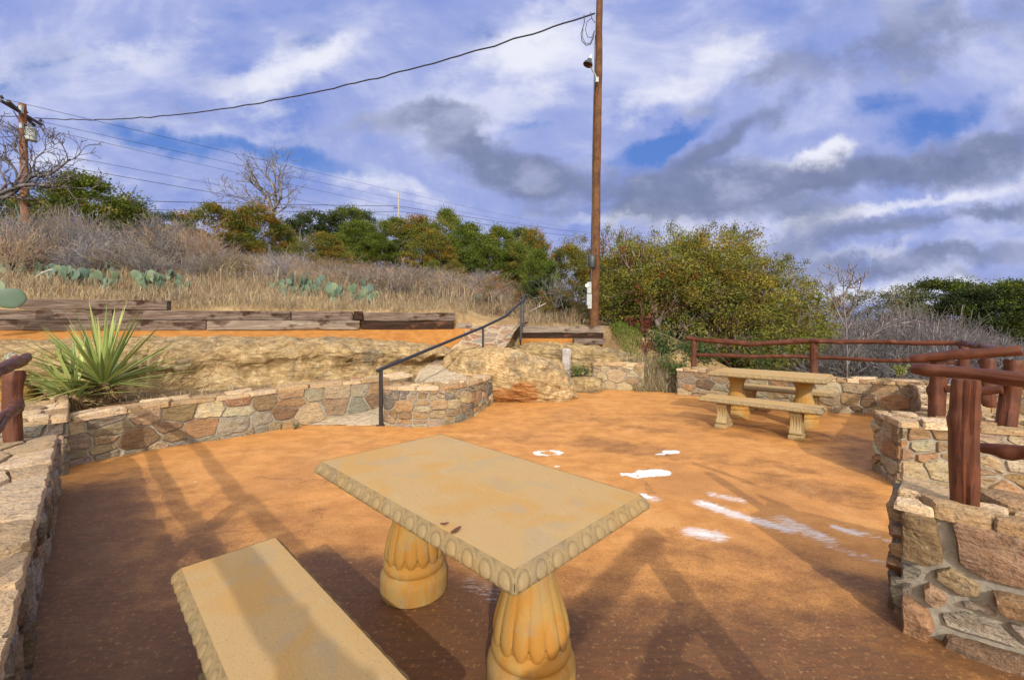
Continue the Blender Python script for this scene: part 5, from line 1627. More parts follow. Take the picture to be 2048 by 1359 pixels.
# ------------------------------------------------------------------ big sumac bush right of the tall pole
def sumac():
    rng = np.random.default_rng(77); rnd = random.Random(77)
    Yb = 12.3
    lobes = [(1290, 572, 100, 0.0), (1245, 545, 60, 0.3), (1225, 600, 44, 0.0), (1345, 550, 95, 0.2), (1400, 560, 110, 0.0), (1385, 518, 60, 0.5), (1470, 560, 105, 0.0), (1520, 600, 95, 0.0),
             (1575, 640, 80, 0.1), (1600, 690, 60, 0.2), (1545, 690, 85, -0.2), (1480, 650, 100, -0.3), (1440, 600, 90, -0.2), (1330, 580, 80, -0.3), (1270, 525, 45, 0.6), (1460, 530, 60, 0.5), (1620, 660, 40, 0.4), (1425, 690, 55, 0.2), (1500, 735, 60, 0.2), (1585, 735, 55, 0.2), (1640, 720, 36, 0.5), (1470, 745, 50, 0.5), (1400, 740, 40, 0.6)]
    Cs, Ds, Ks = [], [], []
    pal = np.array([(0.175, 0.172, 0.030), (0.155, 0.165, 0.030), (0.195, 0.172, 0.028), (0.125, 0.150, 0.030), (0.205, 0.160, 0.028), (0.100, 0.128, 0.028), (0.165, 0.170, 0.042), (0.185, 0.142, 0.028)])
    for (px, py, rp, dy) in lobes:
        c = np.array(P(px, py, Yb + dy * 2)); R = rp * Yb / F
        for kx in range(int(30 + R * R * 52)):
            d = rng.normal(size=3); d /= np.linalg.norm(d)
            rr = R * rng.uniform(0.55, 1.02)
            cc = c + d * rr * np.array([1, 0.85, 0.95])
            n = int(rng.integers(36, 74))
            o = rng.normal(size=(n, 3)) * np.array([0.13, 0.13, 0.10])
            Cs.append(cc + o)
            Ds.append(d * 0.7 + rng.normal(size=(n, 3)) * 0.5 + np.array([0, 0, 0.05]))
            base = pal[rng.integers(0, len(pal))] * rng.uniform(0.7, 1.3)
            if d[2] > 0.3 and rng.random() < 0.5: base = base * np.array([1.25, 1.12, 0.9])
            Ks.append(np.clip(base * rng.uniform(0.82, 1.18, (n, 1)), 0.003, 1))
    C, D, K = map(np.concatenate, (Cs, Ds, Ks))
    root = Vector(P(1400, 725, 12.2)); root.z = tz(root.x, root.y)
    t = thing("sumac_bush", "huge spreading yellow green bush with bare red brown limbs right of the tall pole", "bush", root)
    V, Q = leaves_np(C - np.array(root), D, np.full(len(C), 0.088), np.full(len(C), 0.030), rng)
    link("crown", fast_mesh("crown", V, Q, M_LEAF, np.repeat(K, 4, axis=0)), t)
    segs = []
    def limb(pxs, r0, r1, Y0=11.4, Y1=11.9, kids=True):
        pts = [P(a, b, Y0 + (Y1 - Y0) * i / (len(pxs) - 1)) for i, (a, b) in enumerate(pxs)]
        pts = catmull(pts, 5)
        for i in range(len(pts) - 1):
            ra, rb = r0 + (r1 - r0) * i / len(pts), r0 + (r1 - r0) * (i + 1) / len(pts)
            a, b = pts[i], pts[i + 1]
            segs.append((a.x, a.y, a.z, b.x, b.y, b.z, ra, rb))
            if kids and i > 3 and rnd.random() < 0.55:
                d = (b - a).normalized() + Vector((rnd.gauss(0, 0.6), rnd.gauss(0, 0.4) - 0.2, rnd.gauss(0, 0.5)))
                grow(segs, b, d.normalized(), rnd.uniform(0.6, 1.3), rb * 0.5, 2, rnd, 0.22, 0.02, 4, (0, 2), 0.8, 0.6, 0.006)
    limb([(1325, 740), (1322, 690), (1305, 650), (1310, 610), (1285, 575), (1262, 550)], 0.085, 0.04)
    limb([(1330, 745), (1325, 690), (1316, 648), (1340, 625), (1380, 605), (1400, 590)], 0.09, 0.04)
    limb([(1318, 660), (1300, 600), (1280, 560), (1268, 540)], 0.06, 0.03, 11.3, 11.8)
    limb([(1400, 720), (1415, 680), (1440, 640), (1470, 610), (1500, 560)], 0.09, 0.045, 11.6, 12.2)
    limb([(1395, 725), (1420, 690), (1470, 662), (1530, 640)], 0.075, 0.035, 11.4, 12.0)
    limb([(1345, 760), (1365, 700), (1400, 650), (1405, 600), (1380, 560)], 0.075, 0.04, 11.8, 12.2)
    limb([(1360, 745), (1400, 700), (1450, 690), (1475, 672)], 0.06, 0.035, 10.9, 11.3)
    for kx in range(16):
        a = (rnd.uniform(1330, 1600), rnd.uniform(700, 760)); b = (a[0] + rnd.uniform(-60, 60), a[1] - rnd.uniform(40, 110))
        limb([a, ((a[0] + b[0]) / 2 + rnd.uniform(-20, 20), (a[1] + b[1]) / 2), b], 0.022, 0.012, 11.0, 11.8)
    V, Q = tubes_np(segs, 6)
    cols = seg_colors(rng, [(0.085, 0.038, 0.026), (0.12, 0.065, 0.05), (0.19, 0.155, 0.14), (0.06, 0.030, 0.022), (0.14, 0.105, 0.09)], len(segs), 6, 0.2)
    link("limbs", fast_mesh("limbs", V - np.array(root), Q, M_TWIG, cols, True), t)
    # red leaf clusters in the crown
    Cr, Dr = [], []
    for (px, py) in [(1244, 500), (1322, 548), (1392, 552), (1210, 482), (1276, 575), (1204, 500)]:
        n = 30
        Cr.append(np.array(P(px, py, 11.05)) + rng.normal(size=(n, 3)) * 0.055); Dr.append(rng.normal(size=(n, 3)))
    Cr, Dr = np.concatenate(Cr), np.concatenate(Dr)
    V, Q = leaves_np(Cr - np.array(root), Dr, np.full(len(Cr), 0.07), np.full(len(Cr), 0.025), rng)
    link("red_leaves", fast_mesh("red_leaves", V, Q, M_LEAF, np.repeat(pick(rng, [(0.20, 0.035, 0.02), (0.16, 0.05, 0.02), (0.24, 0.06, 0.025)], len(Cr)), 4, axis=0)), t)
sumac()

def leafy_plant(name, label, cat, px, py, Y, wpx, hpx, pal, n, leaf=(0.08, 0.03), stems=10, stempal=BARK, seed=1, droop=0.3, upr=0.5):
    rng = np.random.default_rng(seed); rnd = random.Random(seed)
    base = P(px, py, Y)
    w, h = wpx * Y / F, hpx * Y / F
    t = thing(name, label, cat, base)
    segs = []
    Cs, Ds = [], []
    for i in range(stems):
        a = rnd.uniform(0, 6.28)
        tip = Vector((math.cos(a) * w * 0.5 * rnd.uniform(0.2, 1), math.sin(a) * w * 0.4 * rnd.uniform(0.2, 1), h * rnd.uniform(0.55, 1)))
        pts = catmull([Vector((math.cos(a) * 0.03, math.sin(a) * 0.03, -0.05)), Vector((tip.x * 0.3, tip.y * 0.3, tip.z * 0.55)), tip], 4)
        for p, q2 in zip(pts, pts[1:]):
            segs.append((*p, *q2, 0.009, 0.006))
        m = n // stems
        tt = rng.uniform(0.25, 1.05, m) ** 0.8
        for kx in tt:
            p = polyline_at(pts, min(1, kx))
            o = rng.normal(size=3) * np.array([0.06, 0.06, 0.05]) * (w / 0.8)
            Cs.append(np.array(p) + o); Ds.append(o * 8 + rng.normal(size=3) * 0.4 + np.array([0, 0, upr]))
    V, Q = tubes_np(segs, 4)
    link("stems", fast_mesh("stems", V, Q, M_TWIG, seg_colors(rng, stempal, len(segs), 4)), t)
    C, D = np.array(Cs), np.array(Ds)
    V, Q = leaves_np(C, D, np.full(len(C), leaf[0]), np.full(len(C), leaf[1]), rng)
    link("leaves", fast_mesh("leaves", V, Q, M_LEAF, np.repeat(pick(rng, pal, len(C), 0.3), 4, axis=0)), t)
    return t

RED = [(0.165, 0.026, 0.018), (0.125, 0.03, 0.02), (0.20, 0.045, 0.022), (0.09, 0.03, 0.02)]
leafy_plant("sumac", "red leaved sumac stem hanging at the left foot of the big bush", "shrub", 1288, 700, 10.9, 30, 100, RED, 420, (0.075, 0.03), 5, seed=2)
leafy_plant("sumac", "smaller red leaved sumac by the sand path left of the big bush", "shrub", 1262, 670, 11.2, 30, 40, RED, 160, (0.07, 0.03), 4, seed=3)
leafy_plant("sumac", "low red leaved sumac sprigs among the green undergrowth", "shrub", 1290, 712, 10.4, 60, 34, RED, 160, (0.06, 0.025), 7, seed=4)
UND = [(0.045, 0.085, 0.022), (0.06, 0.11, 0.03), (0.035, 0.06, 0.022), (0.09, 0.12, 0.03)]
leafy_plant("undergrowth_shrub", "dark green undergrowth shrub under the big bush at its left", "shrub", 1318, 745, 10.6, 110, 90, UND, 1700, (0.075, 0.035), 18, seed=5)
leafy_plant("undergrowth_shrub", "bright green undergrowth shrub between the gap and the back wall end", "shrub", 1345, 776, 9.9, 80, 66, [(0.10, 0.15, 0.03), (0.14, 0.17, 0.04), (0.07, 0.11, 0.03)], 900, (0.07, 0.028), 16, seed=6)
leafy_plant("undergrowth_shrub", "dark green undergrowth behind the first fence post", "shrub", 1400, 750, 10.7, 130, 80, UND, 1900, (0.075, 0.035), 20, seed=7)
leafy_plant("undergrowth_shrub", "dark green undergrowth behind the middle of the far fence", "shrub", 1530, 760, 10.6, 170, 90, UND + OLIVE, 2300, (0.075, 0.03), 24, seed=8)
leafy_plant("weed", "small green weed clump growing before the grey stump", "weed", 1155, 757, 9.55, 44, 26, [(0.10, 0.16, 0.03), (0.14, 0.19, 0.04), (0.07, 0.12, 0.025)], 420, (0.045, 0.018), 16, seed=9)
leafy_plant("weed", "green weed clump at the right end of the stump bed", "weed", 1172, 752, 9.7, 26, 22, [(0.08, 0.13, 0.03), (0.12, 0.16, 0.03)], 200, (0.045, 0.018), 9, seed=10)
leafy_plant("weed", "yellow green shrublet behind the far right fence rails", "weed", 1802, 752, 7.7, 36, 26, [(0.30, 0.32, 0.05), (0.22, 0.26, 0.05)], 260, (0.045, 0.016), 10, seed=11)
leafy_plant("weed", "tiny green weed sprouting at the foot of the planter wall", "weed", 592, 853, 6.10, 18, 7, [(0.12, 0.17, 0.05), (0.16, 0.2, 0.07)], 60, (0.03, 0.008), 6, seed=12)

# ------------------------------------------------------------------ bare trees and grey shrubs
def bare_tree(label, base, segs_fn, pal, seed, name="bare_tree", cat="tree", sides=5):
    rng = np.random.default_rng(seed); rnd = random.Random(seed)
    t = thing(name, label, cat, base)
    segs = segs_fn(rnd)
    V, Q = tubes_np(segs, sides)
    link("branches", fast_mesh("branches", V, Q, M_TWIG, seg_colors(rng, pal, len(segs), sides), True), t)
    return t

def limbs_px(base, rnd, limbs, kid_len, depth, kidp=0.7):
    segs = []
    for (pxs, Y0, Y1, r0, r1) in limbs:
        pts = catmull([P(a, b, Y0 + (Y1 - Y0) * i / (len(pxs) - 1)) - base for i, (a, b) in enumerate(pxs)], 5)
        for i in range(len(pts) - 1):
            ra, rb = r0 + (r1 - r0) * i / len(pts), r0 + (r1 - r0) * (i + 1) / len(pts)
            segs.append((*pts[i], *pts[i + 1], ra, rb))
            if i > 1 and rnd.random() < kidp:
                d = (pts[i + 1] - pts[i]).normalized() + Vector((rnd.gauss(0, 0.6), rnd.gauss(0, 0.6), rnd.gauss(0.25, 0.5)))
                grow(segs, pts[i + 1], d.normalized(), kid_len * rnd.uniform(0.5, 1.2), rb * 0.55, depth, rnd, 0.24, 0.06, 4, (0, 2), 0.75, 0.62, 0.009)
    return segs

bl = Vector(P(-60, 470, 15)); bl.z = tz(bl.x, bl.y)
bare_tree("leafless grey oak reaching in from the left edge before the left pole", bl, lambda rnd: limbs_px(bl, rnd, [
    ([(-60, 440), (-20, 405), (20, 390), (60, 355), (100, 348), (140, 318)], 15, 15, 0.095, 0.025),
    ([(-20, 405), (15, 390), (35, 355), (20, 325), (0, 315)], 15, 15.4, 0.065, 0.02),
    ([(-30, 400), (40, 372), (90, 371), (140, 375)], 15, 14.6, 0.07, 0.02),
    ([(-30, 400), (10, 370), (0, 340)], 15, 15.2, 0.06, 0.02),
    ([(35, 360), (50, 322), (30, 300), (32, 280)], 15.2, 15.5, 0.045, 0.015),
    ([(70, 352), (70, 320), (90, 300), (90, 280)], 15, 15.3, 0.03, 0.010)], 0.65, 3, 0.75), [(0.06, 0.052, 0.055), (0.10, 0.088, 0.088), (0.15, 0.135, 0.135)], 5)
bc = Vector(P(545, 470, 25)); bc.z = tz(bc.x, bc.y)
bare_tree("tall leafless pale tree behind the bronze juniper pair", bc, lambda rnd: limbs_px(bc, rnd, [
    ([(548, 500), (546, 445), (541, 410), (520, 378), (498, 362)], 25, 25, 0.16, 0.04),
    ([(546, 440), (552, 400), (545, 370), (530, 350)], 25, 25.4, 0.10, 0.03),
    ([(545, 420), (562, 392), (555, 360), (548, 345)], 25, 24.6, 0.08, 0.03),
    ([(546, 430), (570, 415), (580, 395)], 25, 25.5, 0.06, 0.02),
    ([(544, 425), (520, 410), (490, 400), (478, 392)], 25, 24.5, 0.06, 0.02)], 1.15, 3, 0.8), [(0.15, 0.135, 0.13), (0.22, 0.20, 0.19), (0.11, 0.095, 0.09)], 6)
bs = Vector(P(1690, 745, 9.6))
bare_tree("slender leafless sapling behind the far fence", bs, lambda rnd: limbs_px(bs, rnd, [
    ([(1694, 760), (1694, 700), (1692, 650), (1688, 600), (1700, 560)], 9.6, 9.6, 0.022, 0.008),
    ([(1694, 660), (1670, 610), (1660, 570), (1672, 545)], 9.6, 9.8, 0.014, 0.006),
    ([(1694, 730), (1720, 690), (1760, 660), (1790, 650)], 9.6, 9.5, 0.014, 0.006),
    ([(1693, 640), (1712, 605), (1722, 560)], 9.6, 9.7, 0.012, 0.005)], 0.5, 1, 0.5), [(0.20, 0.18, 0.18), (0.14, 0.12, 0.12)], 7, cat="sapling")

def shrub_mesh(seed, pal, n=20, L=1.0, depth=2, r=0.010, kids=(1, 2), rmin=0.0035, lean=0.85, wig=0.22):
    rng = np.random.default_rng(seed); rnd = random.Random(seed)
    segs = []
    for i in range(n):
        a = rnd.uniform(0, 6.28); s = rnd.uniform(0.1, lean)
        d = Vector((math.cos(a) * s, math.sin(a) * s, 1)).normalized()
        grow(segs, Vector((math.cos(a) * 0.1 * s, math.sin(a) * 0.1 * s, -0.05)), d, L * rnd.uniform(0.45, 0.75), r, depth, rnd, wig, 0.03, 4, kids, 0.65, 0.62, rmin)
    V, Q = tubes_np(segs, 3)
    return V, Q, seg_colors(rng, pal, len(segs), 3, 0.22)

SHRUBS = [shrub_mesh(51, TWIGC, 20), shrub_mesh(52, TWIGC, 24), shrub_mesh(53, TANTWIG, 22, 1.0, 2, 0.008), shrub_mesh(54, TWIGC + TANTWIG, 18), shrub_mesh(55, TWIGC, 14, 1.0, 2, 0.014)]
SHRUB_ME = [fast_mesh("branches", v, q2, M_TWIG, c) for v, q2, c in SHRUBS]

def grey_shrub(label, px, py, hpx, wpx, Y=None, var=0, name="bare_shrub", rz=0.0):
    b = hit(px, py) if Y is None else P(px, py, Y)
    t = thing(name, label, "shrub", b, None, rz)
    h = hpx * b.y / F; w = wpx * b.y / F
    t.scale = (w / 1.5, w / 1.5, h / 1.15)
    link("branches", SHRUB_ME[var], t)
    return t

grey_shrub("broad purple grey leafless shrub in the grass below the olive juniper", 545, 575, 88, 120, var=0)
grey_shrub("grey leafless shrub standing before the left bronze juniper", 470, 545, 80, 90, 20.0, var=1, rz=1)
grey_shrub("pale branching shrub right of the bronze juniper pair", 606, 530, 84, 56, 20.0, var=4, rz=2)
grey_shrub("large silver grey shrub under the large green juniper", 150, 505, 100, 130, 17.5, var=4, rz=3)
grey_shrub("silver grey shrub left of the low dark juniper gap", 300, 500, 84, 90, 18.5, var=1, rz=4)
grey_shrub("grey shrub with upright twigs before the gap in the skyline", 345, 495, 84, 70, 19.0, var=0, rz=5)
grey_shrub("domed grey shrub in the middle of the dry slope", 810, 575, 62, 130, 19.5, var=1, rz=0.5)
grey_shrub("dark grey shrub at the foot of the domed grey shrub", 810, 598, 46, 60, 14.5, var=0, rz=1.5)
grey_shrub("straw coloured shrub at the right end of the dry slope", 985, 590, 52, 120, 18.5, var=2, rz=2.5)
grey_shrub("grey tangle between the bright juniper and the tall pole", 1110, 612, 76, 90, 13.6, var=0, rz=3.5)
grey_shrub("tan twiggy shrub near the left frame edge above the cactus", 22, 552, 120, 90, 11.5, var=2, rz=4.5)
grey_shrub("grey twiggy shrub right of the tan shrub at far left", 95, 545, 90, 100, 13.0, var=3, rz=5.5)
grey_shrub("leaning bare shrub above the prickly pears at left", 185, 545, 110, 90, 13.5, var=4, rz=0.2)
grey_shrub("brown shrub between the prickly pears and the grey shrubs", 265, 540, 70, 100, 14.0, var=3, rz=1.2)
grey_shrub("bare brown bush close behind the tall pole", 1190, 650, 90, 70, 12.6, var=3, rz=2.2)
grey_shrub("grey bush in shade right of the tall pole foot", 1225, 660, 110, 80, 13.4, var=4, rz=3.2)

def thicket(name, label, cat, spots, pals, seed, tint=1.0):
    """one mass of twigs that nobody could count"""
    rnd = random.Random(seed)
    Vs, Qs, Cs = [], [], []
    base = 0
    for (x, y, z, w, h) in spots:
        v, q2, c = SHRUBS[rnd.choice(pals)]
        a = rnd.uniform(0, 6.28); ca, sa = math.cos(a), math.sin(a)
        vv = v.copy()
        X = (v[:, 0] * ca - v[:, 1] * sa) * w / 1.5; Y2 = (v[:, 0] * sa + v[:, 1] * ca) * w / 1.5
        vv[:, 0] = X + x; vv[:, 1] = Y2 + y; vv[:, 2] = v[:, 2] * h / 1.15 + z
        Vs.append(vv); Qs.append(q2 + base); Cs.append(c * rnd.choice((0.5, 0.7, 0.85, 1.0, 1.15)) * tint * np.array([rnd.uniform(0.92, 1.08), 1.0, rnd.uniform(0.9, 1.1)])); base += len(v)
    V, Q, C = np.concatenate(Vs), np.concatenate(Qs), np.concatenate(Cs)
    o0 = np.array(spots[0][:3])
    o = link(name, fast_mesh(name, V - o0, Q, M_TWIG, C), None, tuple(o0))
    return tag(o, label, cat, kind='stuff')

rnd = random.Random(5)
sp = []
for kx in range(260):
    Y = 12.2 + 13.5 * rnd.random() ** 1.2; px = rnd.uniform(-120, 430) if kx < 160 else (rnd.uniform(-150, 200) if kx < 200 else rnd.uniform(-600, -100))
    x = (px - CX) / F * Y
    sp.append((x, Y, tz(x, Y), rnd.uniform(1.2, 2.4), rnd.uniform(0.9, 1.9) * (1.25 if px < 150 else 1.0) * (0.7 if Y < 13.5 else 1.0)))
thicket("scrub_thicket", "grey and tan leafless scrub covering the left hillside", "scrub", sp, [0, 1, 2, 3], 1)
sp = []
for kx in range(135):
    Y = rnd.uniform(13, 27); px = rnd.uniform(660, 1060)
    x = (px - CX) / F * Y
    sp.append((x, Y, tz(x, Y), rnd.uniform(1.2, 2.2), rnd.uniform(0.5, 1.05)))
for kx in range(60):
    Y = rnd.uniform(13.5, 20); px = rnd.uniform(380, 680)
    x = (px - CX) / F * Y
    sp.append((x, Y, tz(x, Y), rnd.uniform(1.0, 1.8), rnd.uniform(0.5, 1.0)))
thicket("scrub_thicket", "pale grey scrub over the dry middle slope below the junipers", "scrub", sp, [0, 1, 2, 2], 2, 1.15)
sp = []
for kx in range(170):
    Y = rnd.uniform(9.5, 24); px = rnd.uniform(1625, 2150)
    x = (px - CX) / F * Y
    top_px = np.interp(px, [1620, 1700, 1780, 1850, 1930, 2048, 2150], [640, 615, 588, 590, 625, 665, 680]) + rnd.uniform(0, 34) + (24 - Y) * 2.0
    zt = P(px, top_px, Y).z
    z = min(tz(x, Y), zt - 0.8)
    sp.append((x, Y, z, rnd.uniform(1.5, 2.8), min(3.6, zt - z)))
thicket("scrub_thicket", "dense grey leafless thicket below the wall at the right", "scrub", sp, [0, 1, 0, 4], 3, 0.78)

# ------------------------------------------------------------------ dry grass
def grass(name, label, spots, pal, hmin, hmax, wid, seed, lean=0.35):
    rng = np.random.default_rng(seed)
    n = len(spots)
    B = np.array(spots)
    h = rng.uniform(hmin, hmax, n) * rng.uniform(0.6, 1.2, n)
    a = rng.uniform(0, 2 * math.pi, n); l = np.abs(rng.normal(0, lean, n)) + 0.05
    dx, dy = np.cos(a) * l, np.sin(a) * l
    s = rng.uniform(0, 2 * math.pi, n)
    sx, sy = np.cos(s) * wid, np.sin(s) * wid
    V = np.zeros((n, 4, 3))
    V[:, 0] = B
    V[:, 1] = B + np.stack([dx * h * 0.35 + sx, dy * h * 0.35 + sy, h * 0.6], 1)
    V[:, 2] = B + np.stack([dx * h, dy * h, h * (1 - 0.25 * l)], 1)
    V[:, 3] = B + np.stack([dx * h * 0.35 - sx, dy * h * 0.35 - sy, h * 0.6], 1)
    Q = np.arange(n * 4).reshape(n, 4)
    col = np.repeat(pick(rng, pal, n, 0.22), 4, axis=0)
    o0 = B[0].copy()
    o = link(name, fast_mesh(name, V.reshape(-1, 3) - o0, Q, M_GRASS, col), None, tuple(o0))
    return tag(o, label, "grass", kind='stuff')

STRAW = [(0.29, 0.215, 0.130), (0.35, 0.275, 0.175), (0.25, 0.178, 0.105), (0.41, 0.335, 0.225), (0.28, 0.225, 0.155), (0.20, 0.150, 0.098)]
def scatter(n, pxr, Yr, seed, clump=True):
    rng = np.random.default_rng(seed)
    px = rng.uniform(pxr[0], pxr[1], n); Y = Yr[0] + (Yr[1] - Yr[0]) * rng.uniform(0, 1, n) ** 1.15
    X = (px - CX) / F * Y
    if clump:
        k2 = rng.integers(0, n // 22, n)
        X = X[k2] + rng.normal(0, 0.13, n); Y = Y[k2] + rng.normal(0, 0.13, n)
    return X, Y
X, Y = scatter(88000, (-330, 1160), (9.2, 24), 3)
s = Y - yt(X)
ok = s > np.where(X < -0.6, 0.26, 0.35)
ok &= ~((np.abs(X + 0.45) < 0.75) & (Y < 12.4))
X, Y = X[ok], Y[ok]
grass("dry_grass", "tall straw coloured dry grass over the hillside above the ties", np.stack([X, Y, terrain(X, Y) - 0.02], 1), STRAW, 0.10, 0.46, 0.006, 4, 0.5)
X, Y = scatter(20000, (-100, 1090), (12.5, 25), 23)
grass("dry_grass", "taller greyish tan grass between the scrub on the upper slope", np.stack([X, Y, terrain(X, Y) - 0.02], 1), [(0.30, 0.235, 0.165), (0.36, 0.28, 0.19), (0.24, 0.19, 0.14), (0.42, 0.33, 0.22)], 0.30, 0.85, 0.007, 24, 0.75)
X, Y = scatter(22000, (-60, 1010), (8.6, 12.5), 13)
s = Y - yt(X); ok = (s > 0.22) & (s < 1.7) & ~((np.abs(X + 0.45) < 0.75) & (Y < 12.4))
X, Y = X[ok], Y[ok]
grass("dry_grass", "short bleached grass fringe just behind the timber ties", np.stack([X, Y, terrain(X, Y) - 0.02], 1), [(0.38, 0.30, 0.18), (0.44, 0.36, 0.23), (0.33, 0.25, 0.145)], 0.06, 0.26, 0.005, 14)
rngg = np.random.default_rng(8)
gx = rngg.uniform(2.7, 4.0, 9000); gy = rngg.uniform(9.9, 11.9, 9000)
ok = gx < 2.75 + (gy - 9.8) * 0.55
gx, gy = gx[ok], gy[ok]
grass("green_grass", "patch of short green grass right of the short tie stack", np.stack([gx, gy, terrain(gx, gy) - 0.01], 1), [(0.10, 0.15, 0.025), (0.13, 0.17, 0.03), (0.20, 0.20, 0.05), (0.07, 0.11, 0.02)], 0.05, 0.16, 0.006, 9)
gx = rngg.uniform(2.75, 3.75, 3600); gy = rngg.uniform(9.35, 10.3, 3600)
grass("dry_grass", "tuft of dry grass filling the gap between the two patio walls", np.stack([gx, gy, terrain(gx, gy) - 0.01], 1), STRAW + [(0.20, 0.22, 0.06)], 0.10, 0.34, 0.006, 10)
gx = rngg.uniform(-7.5, -1.7, 5200); gy = rngg.uniform(5.0, 8.4, 5200)
pts = []
for x, y in zip(gx, gy):
    t = (x + 8) / 6.6
    yl = np.interp(x, [-8, -5.2, -3.6, -2.4, -1.6], [5.7, 6.25, 6.9, 7.5, 8.1])
    if yl - 0.42 < y < yl + 0.15: pts.append((x, y, 0.40))
grass("dry_grass", "sparse dry weeds along the foot of the rock ledge in the planter", np.array(pts), STRAW + [(0.16, 0.17, 0.05)], 0.04, 0.20, 0.005, 11, 0.6)

# soil of the planter
V = []
A_ = resample([Vector((p.x, p.y, 0)) for p in planter_path], 0.3)
n = len(A_)
for i, p in enumerate(A_):
    u = i / (n - 1)
    b = polyline_at(LEDGE_BOT, 0.30 + 0.70 * u)
    for j in range(8):
        f = j / 7
        q2 = p.lerp(Vector((b.x, b.y + 0.3, 0)), f)
        q2.z = 0.40 + 0.04 * noise.noise(Vector((q2.x * 3, q2.y * 3, 0))) + 0.06 * f
        V.append(q2 + Vector((-0.10, 0.15, 0)) * (1 - f))
i = np.arange(n * 8).reshape(n, 8)
Q = np.stack([i[:-1, :-1].ravel(), i[1:, :-1].ravel(), i[1:, 1:].ravel(), i[:-1, 1:].ravel()], 1)
M_SOIL = mat_simple("planter_soil", (0.14, 0.085, 0.045), (0.30, 0.21, 0.12), 14, 1.0, 0.9, 0.03, 0.05)
tag(link("planter_soil", fast_mesh("planter_soil", np.array(V), Q, M_SOIL, smooth=True)), kind='structure')
V = [(1.1, 9.35, 0.235), (2.0, 9.5, 0.235), (2.3, 10.6, 0.30), (0.7, 10.6, 0.32)]
mb = MB(); mb.add(V, [(0, 1, 2, 3)]); tag(mb.build("bed_soil", M_SOIL, None, smooth=False, angle=None), kind='structure')

# ------------------------------------------------------------------ prickly pears
M_PAD, ntp, bpd = material("prickly_pear_pad")
cop = objco(ntp)
oc = nd(ntp, 'ShaderNodeObjectInfo')
padc = ramp(ntp, oc.outputs['Random'], [(0.0, (0.050, 0.088, 0.068)), (0.4, (0.072, 0.118, 0.078)), (0.75, (0.095, 0.138, 0.080)), (1.0, (0.135, 0.165, 0.082))])
dots = nd(ntp, 'ShaderNodeTexVoronoi', {'Vector': cop, 'Scale': 19.0}, feature='F1').outputs['Distance']
padc = mixc(ntp, step(ntp, dots, 0.16, 0.08), padc, (0.42, 0.38, 0.26))
padc = mixc(ntp, mth(ntp, 'MULTIPLY', step(ntp, nz(ntp, cop, 6.0, 4.0), 0.5, 0.7), 0.35), padc, (0.16, 0.20, 0.15))
setc(ntp, bpd, padc); bpd.inputs['Roughness'].default_value = 0.6

def pad_mesh(seed):
    rnd = random.Random(seed)
    mb = MB()
    ns, nr = 26, 7
    vs, fs = [], []
    for side in (1, -1):
        for r in range(nr + 1):
            f = math.sin(r / nr * math.pi / 2)
            for j in range(ns):
                a = 2 * math.pi * j / ns
                ww = 0.115 * (1 + 0.12 * math.sin(a)) * (1 + 0.05 * math.sin(3 * a + seed))
                x = math.cos(a) * ww * f; z = 0.15 + math.sin(a) * 0.15 * f
                th = 0.018 * math.sqrt(max(0, 1 - f ** 2)) + (0.0 if r == nr else 0.002)
                y = side * th + 0.025 * math.sin(x * 9 + seed) * 0.5
                vs.append(Vector((x, y, z)))
    m = (nr + 1) * ns
    for s_ in range(2):
        for r in range(nr):
            for j in range(ns):
                q2 = (s_ * m + r * ns + j, s_ * m + r * ns + (j + 1) % ns, s_ * m + (r + 1) * ns + (j + 1) % ns, s_ * m + (r + 1) * ns + j)
                fs.append(q2 if s_ == 0 else q2[::-1])
    mb.add(vs, fs)
    return mb.mesh("pad", M_PAD, True)
PADS = [pad_mesh(1), pad_mesh(2), pad_mesh(3)]

def cactus(label, base, size, n, seed, group="prickly pears along the foot of the slope"):
    rnd = random.Random(seed)
    t = thing("prickly_pear", label, "cactus", base, group)
    made = []
    for i in range(n):
        if i < max(3, n // 3):
            p = Vector((rnd.uniform(-1, 1) * size * 0.55, rnd.uniform(-1, 1) * size * 0.35, -0.03)); tilt = rnd.uniform(-0.5, 0.5)
        else:
            b = rnd.choice(made)
            p = b[0] + b[1] * rnd.uniform(0.13, 0.19) + Vector((rnd.uniform(-0.06, 0.06), rnd.uniform(-0.03, 0.03), 0)); tilt = rnd.uniform(-0.8, 0.8)
            if p.z > size * 0.42: p.z *= 0.6
        M = Matrix.Rotation(rnd.uniform(-1.0, 1.0), 3, 'Z') @ Matrix.Rotation(tilt, 3, 'Y') @ Matrix.Rotation(rnd.uniform(-0.45, 0.3), 3, 'X')
        o = link("pad", PADS[rnd.randrange(3)], t, p, M.to_euler())
        s_ = rnd.uniform(0.6, 0.95) * (0.72 + 0.22 * size)
        o.scale = (s_, s_, s_)
        made.append((p, M @ Vector((0, 0, 1)), s_))
    return t

